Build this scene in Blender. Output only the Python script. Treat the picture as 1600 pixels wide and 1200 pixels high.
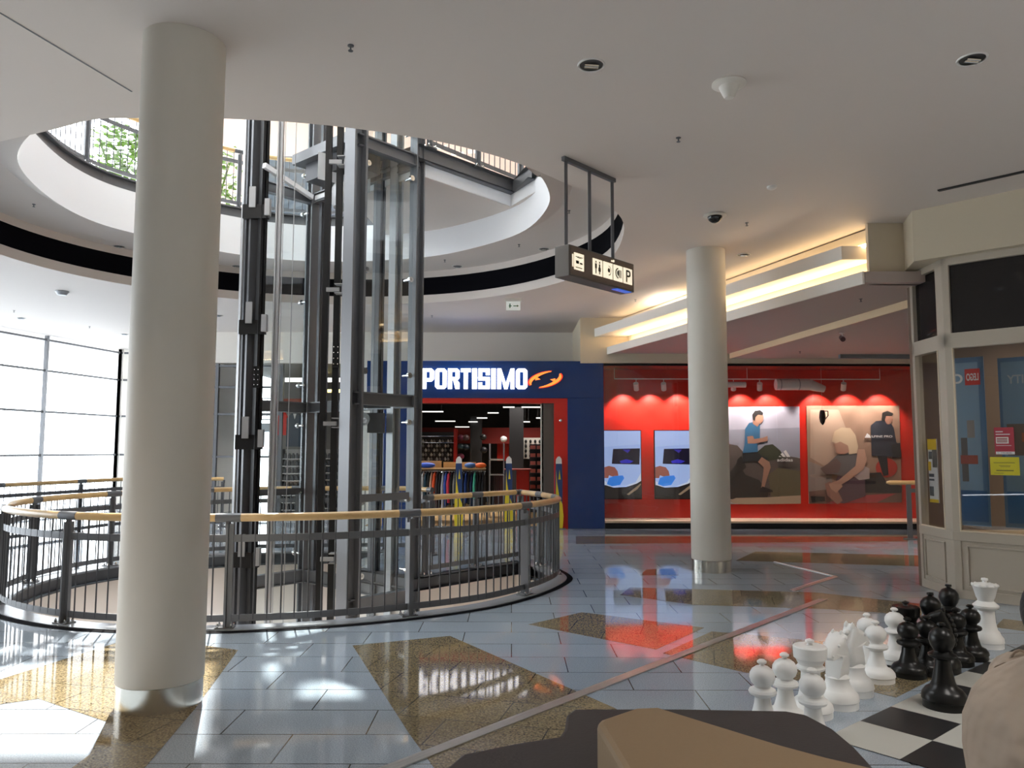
import bpy, math, random
from mathutils import Vector, Matrix
from mathutils.geometry import tessellate_polygon

for _o in list(bpy.data.objects):
    bpy.data.objects.remove(_o)
SC = bpy.context.scene
COL = SC.collection
random.seed(7)
PI = math.pi

# ------------------------------------------------------------------ camera
EYE = 1.6
F = 1208.0
PITCH = math.atan(103 / 1208.0)
ROLL = 0.002
_u0 = Vector((0, -math.sin(PITCH), math.cos(PITCH)))
_x0 = Vector((1, 0, 0))
CF = Vector((0, math.cos(PITCH), math.sin(PITCH)))
CX = _x0 * math.cos(ROLL) + _u0 * math.sin(ROLL)
CU = -_x0 * math.sin(ROLL) + _u0 * math.cos(ROLL)
cam_d = bpy.data.cameras.new('camera')
cam = bpy.data.objects.new('camera', cam_d)
COL.objects.link(cam)
cam.matrix_world = Matrix(((CX.x, CU.x, -CF.x, 0), (CX.y, CU.y, -CF.y, 0), (CX.z, CU.z, -CF.z, EYE), (0, 0, 0, 1)))
cam_d.sensor_width = 36
cam_d.lens = F / 1600 * 36
cam_d.clip_start = 0.05
cam_d.clip_end = 200
SC.camera = cam

# ------------------------------------------------------------------ world, sun, exposure
SC.view_settings.view_transform = 'Standard'
SC.view_settings.look = 'None'
SC.view_settings.gamma = 1
SC.view_settings.use_curve_mapping = False
SC.view_settings.exposure = -0.24
W = bpy.data.worlds.new('world')
SC.world = W
W.use_nodes = True
W.node_tree.nodes['Background'].inputs[0].default_value = (0.90, 0.95, 1.0, 1)
W.node_tree.nodes['Background'].inputs[1].default_value = 9.5
sun_d = bpy.data.lights.new('sun', 'SUN')
sun_d.energy = 20
sun_d.angle = 0.012
sun_d.color = (1, 0.95, 0.86)
sun = bpy.data.objects.new('sun', sun_d)
COL.objects.link(sun)
SUN_DIR = Vector((0.34, -1.0, -1.19)).normalized()
sun.rotation_euler = SUN_DIR.to_track_quat('-Z', 'Y').to_euler()
sun.location = (-6, 20, 20)


def area(name, loc, size, energy, color=(1, 1, 1), direction=(0, 0, -1), sy=None):
    d = bpy.data.lights.new(name, 'AREA')
    d.energy = energy
    d.color = color
    d.size = size
    d.spread = math.radians(115)
    if sy:
        d.shape = 'RECTANGLE'
        d.size_y = sy
    o = bpy.data.objects.new(name, d)
    o.location = loc
    o.rotation_euler = Vector(direction).to_track_quat('-Z', 'Y').to_euler()
    COL.objects.link(o)
    return o


WARM = (1, 0.84, 0.66)
# added fill lights at ceiling height, behind and beside the viewer and along the back
for i, (x, y, e) in enumerate(((-5.5, -1.5, 30), (-1.5, -3, 100), (2.5, -1.5, 135), (6.5, -3, 170), (6.8, 2.5, 170), (-1.0, 16.3, 60), (-5, 15.8, 50), (3.2, 14.0, 40))):
    area('ceiling_fill_light', (x, y, 4.3), 1.2, e, (1, 0.92, 0.85))
area('ceiling_fill_light', (-4.7, 3.0, 4.3), 0.5, 38, (1, 0.68, 0.38))  # added warm fill, tints the near column's left side
area('ceiling_fill_light', (3.2, 3.6, 4.3), 0.5, 30, (1, 0.95, 0.9))  # added fill light over the chess board
area('ceiling_fill_light', (6.5, 12.5, 3.46), 1.2, 45, (1, 0.88, 0.76))  # added fill under the lowered ceiling, lights posters and floor
# added fill lights, unseen, to brighten the storey below
for (x, y) in ((-6, 6), (-1, 7), (-2, 14)):
    area('lower_fill_light', (x, y, -1.4), 1.5, 170, (1, 0.9, 0.74))
# upper storey lamps
for (x, y) in ((2, 14), (-3, 16.0)):
    area('upper_lamp_light', (x, y, 9.6), 1.5, 170, (1, 0.88, 0.75))
# the sports shop's interior lamps
for (x, y) in ((-1.5, 18.5), (0.3, 20.5)):
    area('shop_lamp_light', (x, y, 3.25), 1.2, 75, (1, 0.93, 0.85))
area('shop_lamp_light', (-4.5, 20.0, 3.5), 1.2, 60, (1, 0.96, 0.9))


# ------------------------------------------------------------------ pixel helpers (measuring only)
def _ray(px, py):
    return CX * ((px - 800) / F) - CU * ((py - 600) / F) + CF


def G(px, py, z=0.0):
    """world x, y of the point at height z"""
    d = _ray(px, py)
    t = (z - EYE) / d.z
    return (d.x * t, d.y * t)


def V(px, py, Y):
    """world x, z of the point in the frontal plane y = Y"""
    d = _ray(px, py)
    t = Y / d.y
    return (d.x * t, d.z * t + EYE)


# ------------------------------------------------------------------ materials
MATS = {}


def mat(name, col, rough=0.5, metal=0.0, spec=0.5, emit=None, estr=0.0, coat=0.0, noise=None, bump=None):
    if name in MATS:
        return MATS[name]
    m = bpy.data.materials.new(name)
    m.use_nodes = True
    nt = m.node_tree
    b = nt.nodes['Principled BSDF']
    b.inputs['Base Color'].default_value = (*col, 1)
    b.inputs['Roughness'].default_value = rough
    b.inputs['Metallic'].default_value = metal
    b.inputs['Specular IOR Level'].default_value = spec
    if coat:
        b.inputs['Coat Weight'].default_value = coat
        b.inputs['Coat Roughness'].default_value = 0.05
    if emit:
        b.inputs['Emission Color'].default_value = (*emit, 1)
        b.inputs['Emission Strength'].default_value = estr
    if noise:   # (scale, amount)
        tc = nt.nodes.new('ShaderNodeTexCoord')
        n = nt.nodes.new('ShaderNodeTexNoise')
        n.inputs['Scale'].default_value = noise[0]
        n.inputs['Detail'].default_value = 4
        nt.links.new(tc.outputs['Object'], n.inputs['Vector'])
        r = nt.nodes.new('ShaderNodeValToRGB')
        a = noise[1]
        r.color_ramp.elements[0].position = 0.3
        r.color_ramp.elements[1].position = 0.7
        r.color_ramp.elements[0].color = (*[c * (1 - a) for c in col], 1)
        r.color_ramp.elements[1].color = (*[min(1, c * (1 + a)) for c in col], 1)
        nt.links.new(n.outputs['Fac'], r.inputs['Fac'])
        nt.links.new(r.outputs['Color'], b.inputs['Base Color'])
    if bump:
        tc = nt.nodes.new('ShaderNodeTexCoord')
        n = nt.nodes.new('ShaderNodeTexNoise')
        n.inputs['Scale'].default_value = bump[0]
        nt.links.new(tc.outputs['Object'], n.inputs['Vector'])
        bp = nt.nodes.new('ShaderNodeBump')
        bp.inputs['Strength'].default_value = bump[1]
        bp.inputs['Distance'].default_value = bump[2]
        nt.links.new(n.outputs['Fac'], bp.inputs['Height'])
        nt.links.new(bp.outputs['Normal'], b.inputs['Normal'])
    MATS[name] = m
    return m


def glass_mat(name, tint=(1, 1, 1), refl=0.10):
    m = bpy.data.materials.new(name)
    m.use_nodes = True
    nt = m.node_tree
    nt.nodes.clear()
    out = nt.nodes.new('ShaderNodeOutputMaterial')
    mix = nt.nodes.new('ShaderNodeMixShader')
    tr = nt.nodes.new('ShaderNodeBsdfTransparent')
    gl = nt.nodes.new('ShaderNodeBsdfGlossy')
    tr.inputs[0].default_value = (*tint, 1)
    gl.inputs['Roughness'].default_value = 0.01
    lw = nt.nodes.new('ShaderNodeLayerWeight')
    lw.inputs['Blend'].default_value = 0.5
    pw = nt.nodes.new('ShaderNodeMath')
    pw.operation = 'POWER'
    pw.inputs[1].default_value = 9.5
    nt.links.new(lw.outputs['Facing'], pw.inputs[0])
    mul = nt.nodes.new('ShaderNodeMath')
    mul.operation = 'MULTIPLY_ADD'
    mul.inputs[1].default_value = 0.9
    mul.inputs[2].default_value = refl
    mul.use_clamp = True
    nt.links.new(pw.outputs[0], mul.inputs[0])
    nt.links.new(mul.outputs[0], mix.inputs[0])
    nt.links.new(tr.outputs[0], mix.inputs[1])
    nt.links.new(gl.outputs[0], mix.inputs[2])
    nt.links.new(mix.outputs[0], out.inputs[0])
    MATS[name] = m
    return m


def floor_mat(name, tilecol, c2, mortar, bw, bh, rot, rough, speck=None):
    m = bpy.data.materials.new(name)
    m.use_nodes = True
    nt = m.node_tree
    b = nt.nodes['Principled BSDF']
    tc = nt.nodes.new('ShaderNodeTexCoord')
    mp = nt.nodes.new('ShaderNodeMapping')
    mp.inputs['Rotation'].default_value = (0, 0, rot)
    br = nt.nodes.new('ShaderNodeTexBrick')
    br.inputs['Scale'].default_value = 1
    br.inputs['Brick Width'].default_value = bw
    br.inputs['Row Height'].default_value = bh
    br.inputs['Mortar Size'].default_value = 0.004
    br.inputs['Color1'].default_value = (*tilecol, 1)
    br.inputs['Color2'].default_value = (*c2, 1)
    br.inputs['Mortar'].default_value = (*mortar, 1)
    nt.links.new(tc.outputs['Object'], mp.inputs['Vector'])
    nt.links.new(mp.outputs['Vector'], br.inputs['Vector'])
    n = nt.nodes.new('ShaderNodeTexNoise')
    n.inputs['Scale'].default_value = 140 if not speck else speck
    n.inputs['Detail'].default_value = 3
    nt.links.new(tc.outputs['Object'], n.inputs['Vector'])
    r = nt.nodes.new('ShaderNodeValToRGB')
    lo = 0.72 if not speck else 0.35
    r.color_ramp.elements[0].position = 0.35
    r.color_ramp.elements[1].position = 0.62
    r.color_ramp.elements[0].color = (lo, lo, lo, 1)
    r.color_ramp.elements[1].color = (1.15, 1.15, 1.15, 1)
    nt.links.new(n.outputs['Fac'], r.inputs['Fac'])
    mx = nt.nodes.new('ShaderNodeMixRGB')
    mx.blend_type = 'MULTIPLY'
    mx.inputs[0].default_value = 1
    nt.links.new(br.outputs['Color'], mx.inputs[1])
    nt.links.new(r.outputs['Color'], mx.inputs[2])
    nt.links.new(mx.outputs[0], b.inputs['Base Color'])
    b.inputs['Roughness'].default_value = rough
    b.inputs['Specular IOR Level'].default_value = 0.9
    MATS[name] = m
    return m


M_FLOOR = floor_mat('grey_granite', (0.385, 0.455, 0.535), (0.34, 0.40, 0.465), (0.06, 0.065, 0.065), 0.82, 0.41, 0.0, 0.055)
M_OCHRE = floor_mat('ochre_granite', (0.31, 0.25, 0.15), (0.26, 0.21, 0.125), (0.05, 0.04, 0.02), 0.62, 0.41, 0.25, 0.05, speck=75)
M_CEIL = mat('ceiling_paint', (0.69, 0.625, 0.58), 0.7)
M_WALL = mat('wall_paint', (0.78, 0.74, 0.68), 0.6)
M_CREAM = mat('cream_paint', (0.62, 0.54, 0.41), 0.5)
M_WHITE = mat('white_paint', (0.88, 0.89, 0.92), 0.5)
M_BAND = mat('black_band', (0.004, 0.004, 0.006), 0.9, 0, 0.05)
M_COLM = mat('column_paint', (0.70, 0.665, 0.60), 0.55)
M_STEEL = mat('brushed_steel', (0.62, 0.60, 0.55), 0.25, 1.0)
M_GREY = mat('grey_metal', (0.15, 0.155, 0.168), 0.42, 0.3)
M_GREYL = mat('light_grey_metal', (0.34, 0.345, 0.36), 0.4, 0.3)
M_GREYD = mat('dark_grey_metal', (0.075, 0.078, 0.088), 0.4, 0.3)
M_BLACK = mat('black_metal', (0.008, 0.008, 0.009), 0.45, 0.0, 0.3)
M_CHROME = mat('chrome', (0.8, 0.8, 0.8), 0.12, 1.0)
M_WOOD = mat('light_wood', (0.68, 0.45, 0.20), 0.32, 0, 0.5, coat=0.4, noise=(5, 0.12))
M_GLASS = glass_mat('clear_glass', (0.92, 0.95, 0.95), 0.05)
M_GLASSW = glass_mat('window_glass', (0.96, 0.98, 0.98), 0.05)
M_GLASSS = glass_mat('shop_glass', (0.93, 0.93, 0.93), 0.055)
M_BLUE = mat('navy_panel', (0.007, 0.036, 0.165), 0.12, 0, 0.6)
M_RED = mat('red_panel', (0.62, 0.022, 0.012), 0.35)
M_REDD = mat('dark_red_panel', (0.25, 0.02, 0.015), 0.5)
M_DARK = mat('charcoal_paint', (0.02, 0.02, 0.022), 0.6)
M_BROWN = mat('brown_panel', (0.09, 0.075, 0.065), 0.4)
M_LETTER = mat('lit_white', (0.9, 0.9, 0.9), 0.4, emit=(1, 0.97, 1), estr=2.3)
M_STRIP = mat('lamp_white', (0.9, 0.9, 0.9), 0.4, emit=(1, 0.97, 0.9), estr=1.5)
M_COVE = mat('cove_lamp', (0.9, 0.8, 0.6), 0.4, emit=(1, 0.74, 0.42), estr=26)
M_COVE2 = mat('cove_lamp_soft', (0.9, 0.8, 0.6), 0.4, emit=(1, 0.74, 0.42), estr=9)
M_BEIGE = mat('beige_paint', (0.55, 0.45, 0.33), 0.6)


# ------------------------------------------------------------------ mesh helpers
class MB:
    def __init__(s):
        s.v = []
        s.f = []

    def add(s, vs, fs):
        n = len(s.v)
        s.v += [tuple(p) for p in vs]
        s.f += [tuple(i + n for i in f) for f in fs]
        return s

    def box(s, cx, cy, cz, sx, sy, sz, rz=0, M=None):
        c, sn = math.cos(rz), math.sin(rz)
        vs = []
        for dx, dy, dz in ((-1, -1, -1), (1, -1, -1), (1, 1, -1), (-1, 1, -1), (-1, -1, 1), (1, -1, 1), (1, 1, 1), (-1, 1, 1)):
            x, y, z = dx * sx / 2, dy * sy / 2, dz * sz / 2
            vs.append((cx + x * c - y * sn, cy + x * sn + y * c, cz + z))
        if M:
            vs = [M @ Vector(p) for p in vs]
        return s.add(vs, ((3, 2, 1, 0), (4, 5, 6, 7), (0, 1, 5, 4), (1, 2, 6, 5), (2, 3, 7, 6), (3, 0, 4, 7)))

    def bb(s, x0, x1, y0, y1, z0, z1):
        return s.box((x0 + x1) / 2, (y0 + y1) / 2, (z0 + z1) / 2, abs(x1 - x0), abs(y1 - y0), abs(z1 - z0))

    def bar(s, a, b, w, h, up=(0, 0, 1)):
        """box beam from a to b, w wide sideways, h high"""
        a, b = Vector(a), Vector(b)
        d = (b - a).normalized()
        up = Vector(up)
        if abs(d.dot(up)) > 0.99:
            up = Vector((0, 1, 0))
        r = d.cross(up).normalized()
        u = r.cross(d).normalized()
        vs = [p + r * (i * w / 2) + u * (j * h / 2) for p in (a, b) for i, j in ((-1, -1), (1, -1), (1, 1), (-1, 1))]
        return s.add(vs, ((3, 2, 1, 0), (4, 5, 6, 7), (0, 1, 5, 4), (1, 2, 6, 5), (2, 3, 7, 6), (3, 0, 4, 7)))

    def tube(s, pts, r, n=10, cap=True):
        pts = [Vector(p) for p in pts]
        rs = r if isinstance(r, (list, tuple)) else [r] * len(pts)
        vs = []
        for i, p in enumerate(pts):
            d = (pts[min(i + 1, len(pts) - 1)] - pts[max(i - 1, 0)]).normalized()
            up = Vector((0, 0, 1)) if abs(d.z) < 0.9 else Vector((0, 1, 0))
            a = d.cross(up).normalized()
            b = a.cross(d)
            for k in range(n):
                t = 2 * PI * k / n
                vs.append(p + (a * math.cos(t) + b * math.sin(t)) * rs[i])
        fs = []
        for i in range(len(pts) - 1):
            for k in range(n):
                k2 = (k + 1) % n
                fs.append((i * n + k, i * n + k2, (i + 1) * n + k2, (i + 1) * n + k))
        if cap:
            fs.append(tuple(range(n - 1, -1, -1)))
            fs.append(tuple((len(pts) - 1) * n + k for k in range(n)))
        return s.add(vs, fs)

    def lathe(s, prof, cx=0, cy=0, cz=0, n=32, capb=True, capt=True):
        vs = []
        for r, z in prof:
            for k in range(n):
                t = 2 * PI * k / n
                vs.append((cx + r * math.cos(t), cy + r * math.sin(t), cz + z))
        fs = []
        for i in range(len(prof) - 1):
            for k in range(n):
                k2 = (k + 1) % n
                fs.append((i * n + k, i * n + k2, (i + 1) * n + k2, (i + 1) * n + k))
        if capb:
            fs.append(tuple(range(n - 1, -1, -1)))
        if capt:
            fs.append(tuple((len(prof) - 1) * n + k for k in range(n)))
        return s.add(vs, fs)

    def prism(s, poly, z0, z1, top=True, bottom=True, side=True):
        """vertical prism over an xy polygon"""
        n = len(poly)
        vs = [(x, y, z0) for x, y in poly] + [(x, y, z1) for x, y in poly]
        fs = []
        if side:
            fs += [(i, (i + 1) % n, n + (i + 1) % n, n + i) for i in range(n)]
        tri = tessellate_polygon([[Vector((x, y, 0)) for x, y in poly]])
        if bottom:
            fs += [tuple(t) for t in tri]
        if top:
            fs += [tuple(i + n for i in t) for t in tri]
        return s.add(vs, fs)

    def yprism(s, poly, y0, y1):
        """prism over an xz polygon, deep along y"""
        n = len(poly)
        vs = [(x, y0, z) for x, z in poly] + [(x, y1, z) for x, z in poly]
        fs = [(i, (i + 1) % n, n + (i + 1) % n, n + i) for i in range(n)]
        tri = tessellate_polygon([[Vector((x, z, 0)) for x, z in poly]])
        fs += [tuple(t) for t in tri] + [tuple(i + n for i in t) for t in tri]
        return s.add(vs, fs)

    def plate(s, outer, holes, z0, z1, hole_side=True, outer_side=True):
        """horizontal slab with holes"""
        loops = [outer] + holes
        flat = [p for l in loops for p in l]
        N = len(flat)
        tri = tessellate_polygon([[Vector((x, y, 0)) for x, y in l] for l in loops])
        vs = [(x, y, z0) for x, y in flat] + [(x, y, z1) for x, y in flat]
        fs = [tuple(t) for t in tri] + [tuple(i + N for i in t) for t in tri]
        o = 0
        for k, l in enumerate(loops):
            if (k and hole_side) or (not k and outer_side):
                n = len(l)
                fs += [(o + i, o + (i + 1) % n, N + o + (i + 1) % n, N + o + i) for i in range(n)]
            o += len(l)
        return s.add(vs, fs)

    def wall(s, path, z0, z1, closed=True):
        n = len(path)
        vs = [(x, y, z0) for x, y in path] + [(x, y, z1) for x, y in path]
        m = n if closed else n - 1
        return s.add(vs, [(i, (i + 1) % n, n + (i + 1) % n, n + i) for i in range(m)])

    def sphere(s, c, r, n=16, sz=1.0, m=10):
        prof = []
        for i in range(m + 1):
            t = -PI / 2 + PI * i / m
            prof.append((max(r * math.cos(t), 1e-4), r * sz * math.sin(t)))
        return s.lathe(prof, c[0], c[1], c[2], n)

    def build(s, name, m, parent=None, smooth=False, loc=None, bevel=0, fix=True):
        me = bpy.data.meshes.new(name)
        me.from_pydata(s.v, [], s.f)
        if fix:
            import bmesh
            bm = bmesh.new()
            bm.from_mesh(me)
            bmesh.ops.recalc_face_normals(bm, faces=bm.faces)
            bm.to_mesh(me)
            bm.free()
        me.materials.append(m)
        if smooth:
            me.shade_smooth()
            me.set_sharp_from_angle(angle=math.radians(38))
        o = bpy.data.objects.new(name, me)
        COL.objects.link(o)
        if parent:
            o.parent = parent
        if loc:
            o.location = loc
        if bevel:
            b = o.modifiers.new('bevel', 'BEVEL')
            b.width = bevel
            b.segments = 2
            b.limit_method = 'ANGLE'
        return o


def tag(o, label, cat, group=None, kind=None):
    o['label'] = label
    o['category'] = cat
    if group:
        o['group'] = group
    if kind:
        o['kind'] = kind
    return o


def struct(o, label=None):
    o['kind'] = 'structure'
    if label:
        o['label'] = label
    return o


def empty(name, loc=(0, 0, 0), rz=0):
    o = bpy.data.objects.new(name, None)
    o.location = loc
    o.rotation_euler = (0, 0, rz)
    o.empty_display_size = 0.1
    COL.objects.link(o)
    return o


def copy_tree(o, parent=None):
    c = o.copy()
    COL.objects.link(c)
    c.parent = parent
    for ch in list(o.children):
        copy_tree(ch, c)
    return c


def text_mesh(name, body, m, height, loc, rot=(PI / 2, 0, 0), width=None, depth=0.01, parent=None, align='LEFT', bold=0.0, scalex=1):
    cu = bpy.data.curves.new(name + '_font', 'FONT')
    cu.body = body
    cu.size = 1
    cu.extrude = 0.01
    cu.offset = bold
    cu.align_x = 'LEFT'
    t = bpy.data.objects.new('tmp', cu)
    COL.objects.link(t)
    dg = bpy.context.evaluated_depsgraph_get()
    me = bpy.data.meshes.new_from_object(t.evaluated_get(dg))
    bpy.data.objects.remove(t)
    xs = [v.co.x for v in me.vertices]
    ys = [v.co.y for v in me.vertices]
    x0, x1, y0, y1 = min(xs), max(xs), min(ys), max(ys)
    sy = height / (y1 - y0)
    sx = (width / (x1 - x0)) if width else sy
    sx *= scalex
    for v in me.vertices:
        v.co.x = (v.co.x - x0) * sx
        v.co.y = (v.co.y - y0) * sy
        v.co.z = v.co.z / 0.01 * depth / 2
    me.name = name
    me.materials.clear()
    me.materials.append(m)
    o = bpy.data.objects.new(name, me)
    o.location = loc
    o.rotation_euler = rot
    COL.objects.link(o)
    if parent:
        o.parent = parent
    return o


def spline(pts, per=6, closed=True):
    """Catmull-Rom through xy points"""
    out = []
    n = len(pts)
    rng = range(n) if closed else range(n - 1)
    for i in rng:
        if closed:
            p0, p1, p2, p3 = pts[(i - 1) % n], pts[i], pts[(i + 1) % n], pts[(i + 2) % n]
        else:
            p0, p1, p2, p3 = pts[max(i - 1, 0)], pts[i], pts[i + 1], pts[min(i + 2, n - 1)]
        for k in range(per):
            t = k / per
            q = []
            for a in range(2):
                q.append(0.5 * (2 * p1[a] + (p2[a] - p0[a]) * t + (2 * p0[a] - 5 * p1[a] + 4 * p2[a] - p3[a]) * t * t + (3 * p1[a] - p0[a] - 3 * p2[a] + p3[a]) * t ** 3))
            out.append(tuple(q))
    if not closed:
        out.append(tuple(pts[-1]))
    return out


def offset(path, d, closed=True):
    """shift a path sideways (left of travel for positive d)"""
    n = len(path)
    out = []
    for i in range(n):
        a = path[(i - 1) % n] if closed else path[max(i - 1, 0)]
        b = path[(i + 1) % n] if closed else path[min(i + 1, n - 1)]
        tx, ty = b[0] - a[0], b[1] - a[1]
        L = math.hypot(tx, ty) or 1
        out.append((path[i][0] - ty / L * d, path[i][1] + tx / L * d))
    return out


def smooth(path, it=2, closed=False):
    for _ in range(it):
        n = len(path)
        q = list(path)
        for i in range(n):
            if not closed and (i == 0 or i == n - 1):
                continue
            a, b = path[(i - 1) % n], path[(i + 1) % n]
            q[i] = ((a[0] + 2 * path[i][0] + b[0]) / 4, (a[1] + 2 * path[i][1] + b[1]) / 4)
        path = q
    return path


# ------------------------------------------------------------------ the atrium's plan
# lift shaft corners: A near, B right, C far, D left
Bc = Vector((-1.26, 10.0))
w_ = Vector((0.66, 0.75)).normalized()
u_ = Vector((-0.75, 0.66)).normalized()
Ac = Bc - w_ * 1.0
Cc = Bc + u_ * 2.38
Dc = Ac + u_ * 2.38
LM = Bc + u_ * 1.5          # landing meets the shaft between Bc and LM
LF = Vector((0.06, 11.4))   # landing corner
LE = Vector((0.50, 10.85))
# outer black joint line round the opening, from LE round the front and the left to the back
K = [tuple(LE), (0.70, 10.0), (0.60, 9.42), (0.30, 8.75), (-0.14, 8.12), (-0.62, 7.72), (-1.2, 7.38), (-1.9, 7.10), (-2.68, 6.95),
     (-3.5, 6.98), (-4.2, 7.18), (-4.93, 7.62), (-5.5, 8.25), (-5.82, 9.1), (-5.85, 10.0), (-5.6, 10.8), (-5.05, 11.6), (-4.3, 12.15), (-3.4, 12.45), (-2.0, 12.55)]
KC = smooth(spline(K, 6, False), 4)
EDGE = offset(KC, -0.22, False)         # slab edge, inside the joint line
# make sure the offset went inwards
_c = (-2.6, 9.7)
if math.dist(EDGE[30], _c) > math.dist(KC[30], _c):
    EDGE = offset(KC, 0.22, False)
    INW = 1
else:
    INW = -1
HOLE = EDGE + [tuple(LM + w_ * 0.02), tuple(Bc + w_ * 0.02), tuple(LF)]

# ceiling opening and the tray round it
inner_px = [(845, 274), (860, 303), (856, 325),
            (830, 355), (790, 374), (715, 394), (657, 403), (580, 408), (500, 409), (420, 404), (335, 392), (260, 376), (199, 362), (150, 348), (100, 325), (60, 295), (36, 270), (26, 248), (32, 227), (50, 207), (67, 197)]
ZS = 4.80
_near = [(-2.74 + 3.15 * math.cos(math.radians(t)), 9.72 + 3.15 * math.sin(math.radians(t))) for t in (228, 243, 258, 273, 288, 303, 318, 332, 345)]
INNER = smooth(spline([G(a, b, ZS) for a, b in inner_px] + _near, 4, True), 5, True)
TC, TR = (-2.9, 10.05), 4.50
ZC = 4.35
def trayloop(grow=0.0, n=120):
    near_px = [(140, 186), (200, 185), (270, 184), (339, 185), (412, 188), (485, 193), (557, 201), (625, 211), (687, 221), (760, 239), (830, 262), (927, 307), (962, 330), (978, 354)]
    pts = [G(a, b, ZC) for a, b in near_px]
    far = [(1.46, 10.6), (1.30, 11.55), (0.80, 12.55), (0.0, 13.5), (-1.1, 14.2), (-2.5, 14.55), (-4.0, 14.4), (-5.4, 13.9), (-6.45, 12.85), (-7.05, 11.85), (-7.3, 10.7), (-7.2, 9.5), (-6.7, 8.4), (-5.9, 7.5), (-4.9, 6.85), (-4.0, 6.5)]
    return smooth(spline(pts + far, 4, True), 5, True)
TRAY = trayloop()
RECT = [(-16, -7), (9.5, -7), (9.5, 16.0), (9.5, 27), (-16, 27)]
# upper floor opening: like the ceiling opening but cut by the landing
def seg_side(p, a, b):
    return (b[0] - a[0]) * (p[1] - a[1]) - (b[1] - a[1]) * (p[0] - a[0])
UE = Vector((0.42, 10.75))
_k0 = min(range(len(INNER)), key=lambda i: math.dist(INNER[i], UE))
_k1 = min(range(len(INNER)), key=lambda i: math.dist(INNER[i], (-2.1, 13.0)))
def cyc(a, b, lst, step):
    out = [lst[a]]
    i = a
    while i != b:
        i = (i + step) % len(lst)
        out.append(lst[i])
    return out
_p = cyc(_k0, _k1, INNER, 1)
_q = cyc(_k0, _k1, INNER, -1)
UPATH = _p if len(_p) > len(_q) else _q      # the long way round, from UE past the viewer's side to the back
LF2 = Vector((-2.74, 9.72)) + (LF - Vector((-2.74, 9.72))) * 0.97
UHOLE = UPATH + [tuple(LM + w_ * 0.02), tuple(Bc + w_ * 0.02), tuple(LF2)]

# ------------------------------------------------------------------ structure
struct(MB().plate(RECT, [HOLE], -0.16, 0.0, hole_side=False).build('floor', M_FLOOR, fix=True))
struct(MB().plate(RECT, [TRAY], ZC, ZC + 0.1, hole_side=False).build('ceiling', M_CEIL))
struct(MB().plate(TRAY, [INNER], 4.95, 4.99, hole_side=False, outer_side=False).build('ceiling_tray', M_CEIL, smooth=False))
# white lip between the tray's flat and the opening
lip = MB()
n = len(INNER)
IN2 = offset(INNER, 0.30)
if math.dist(IN2[0], _c) < math.dist(INNER[0], _c):
    IN2 = offset(INNER, -0.30)
lip.add([(x, y, ZS) for x, y in INNER] + [(x, y, 4.96) for x, y in IN2], [(i, (i + 1) % n, n + (i + 1) % n, n + i) for i in range(n)])
struct(lip.build('trim_1', M_CEIL, smooth=True))
struct(MB().wall(TRAY, ZC, 4.50).build('trim_2', M_CEIL, smooth=True))
struct(MB().wall(TRAY, 4.50, 4.83).build('trim_3', M_BAND, smooth=True), 'black band running round the inside of the round ceiling tray')
struct(MB().wall(TRAY, 4.83, 4.96).build('trim_4', M_CEIL, smooth=True))
struct(MB().wall(INNER, ZS, 5.42).build('wall_atrium', M_WHITE, smooth=True), 'round white band above the ceiling opening')
# steel edge beam of the storey above: web and two flanges
def edge_beam(name, path, z0, z1, closed, into):
    b = MB()
    web = offset(path, into * -0.06, closed)
    b.wall(web, z0, z1, closed)
    for z in (z0, z1):
        q = offset(path, into * -0.12, closed)
        n = len(path)
        m = n if closed else n - 1
        for zz in (z - 0.008, z + 0.008):
            b.add([(x, y, zz) for x, y in path] + [(x, y, zz) for x, y in q], [(i, (i + 1) % n, n + (i + 1) % n, n + i) for i in range(m)])
        b.wall(path, z - 0.008, z + 0.008, closed)
    return b
IU = 1 if math.dist(offset(UPATH, 0.1, False)[20], _c) < math.dist(UPATH[20], _c) else -1
struct(edge_beam('x', UPATH, 5.43, 5.585, False, IU).build('trim_5', M_GREY), 'dark steel edge beam round the storey above')
_us = [tuple(LM + w_ * 0.02), tuple(Bc + w_ * 0.02), tuple(LF2), UPATH[0]]
struct(MB().wall(offset(_us, 0.0, False), 5.24, 5.42, False).build('trim_6', M_WHITE))
struct(edge_beam('x', _us, 5.43, 5.62, False, 1).build('trim_7', M_GREY), 'straight dark steel edge beam of the landing above')
_uface = [tuple(LM + w_ * 0.02), tuple(Bc + w_ * 0.02), tuple(LF2)] + list(UPATH[:1])
_rest = cyc(INNER.index(UPATH[0]), INNER.index(UPATH[-1]), INNER, 1)
_rest2 = cyc(INNER.index(UPATH[0]), INNER.index(UPATH[-1]), INNER, -1)
_rest = _rest if len(_rest) < len(_rest2) else _rest2
struct(MB().prism(_uface + _rest[1:], 5.24, 5.25).build('ceiling_landing', M_CEIL))
URECT = [(-13, -2), (9, -2), (9, 19.5), (-13, 19.5)]
struct(MB().plate(URECT, [UHOLE], 5.43, 5.6, hole_side=False, outer_side=True).build('floor_upper', M_WHITE))
# this floor's slab edge, steel and white, seen down in the opening
struct(edge_beam('x', EDGE, -0.17, -0.02, False, INW).build('trim_8', M_GREYD), 'dark steel edge of the floor opening')
_ls = [tuple(LM + w_ * 0.02), tuple(Bc + w_ * 0.02), tuple(LF), EDGE[0]]
struct(edge_beam('x', _ls, -0.17, -0.02, False, 1).build('trim_9', M_GREYD), 'dark steel edge of the lift landing')
_below = offset(EDGE, INW * -0.08, False)
struct(MB().wall(_below + [tuple(LM), tuple(Bc), tuple(LF)], -1.15, -0.15).build('wall_below', M_CEIL, smooth=True))
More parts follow.
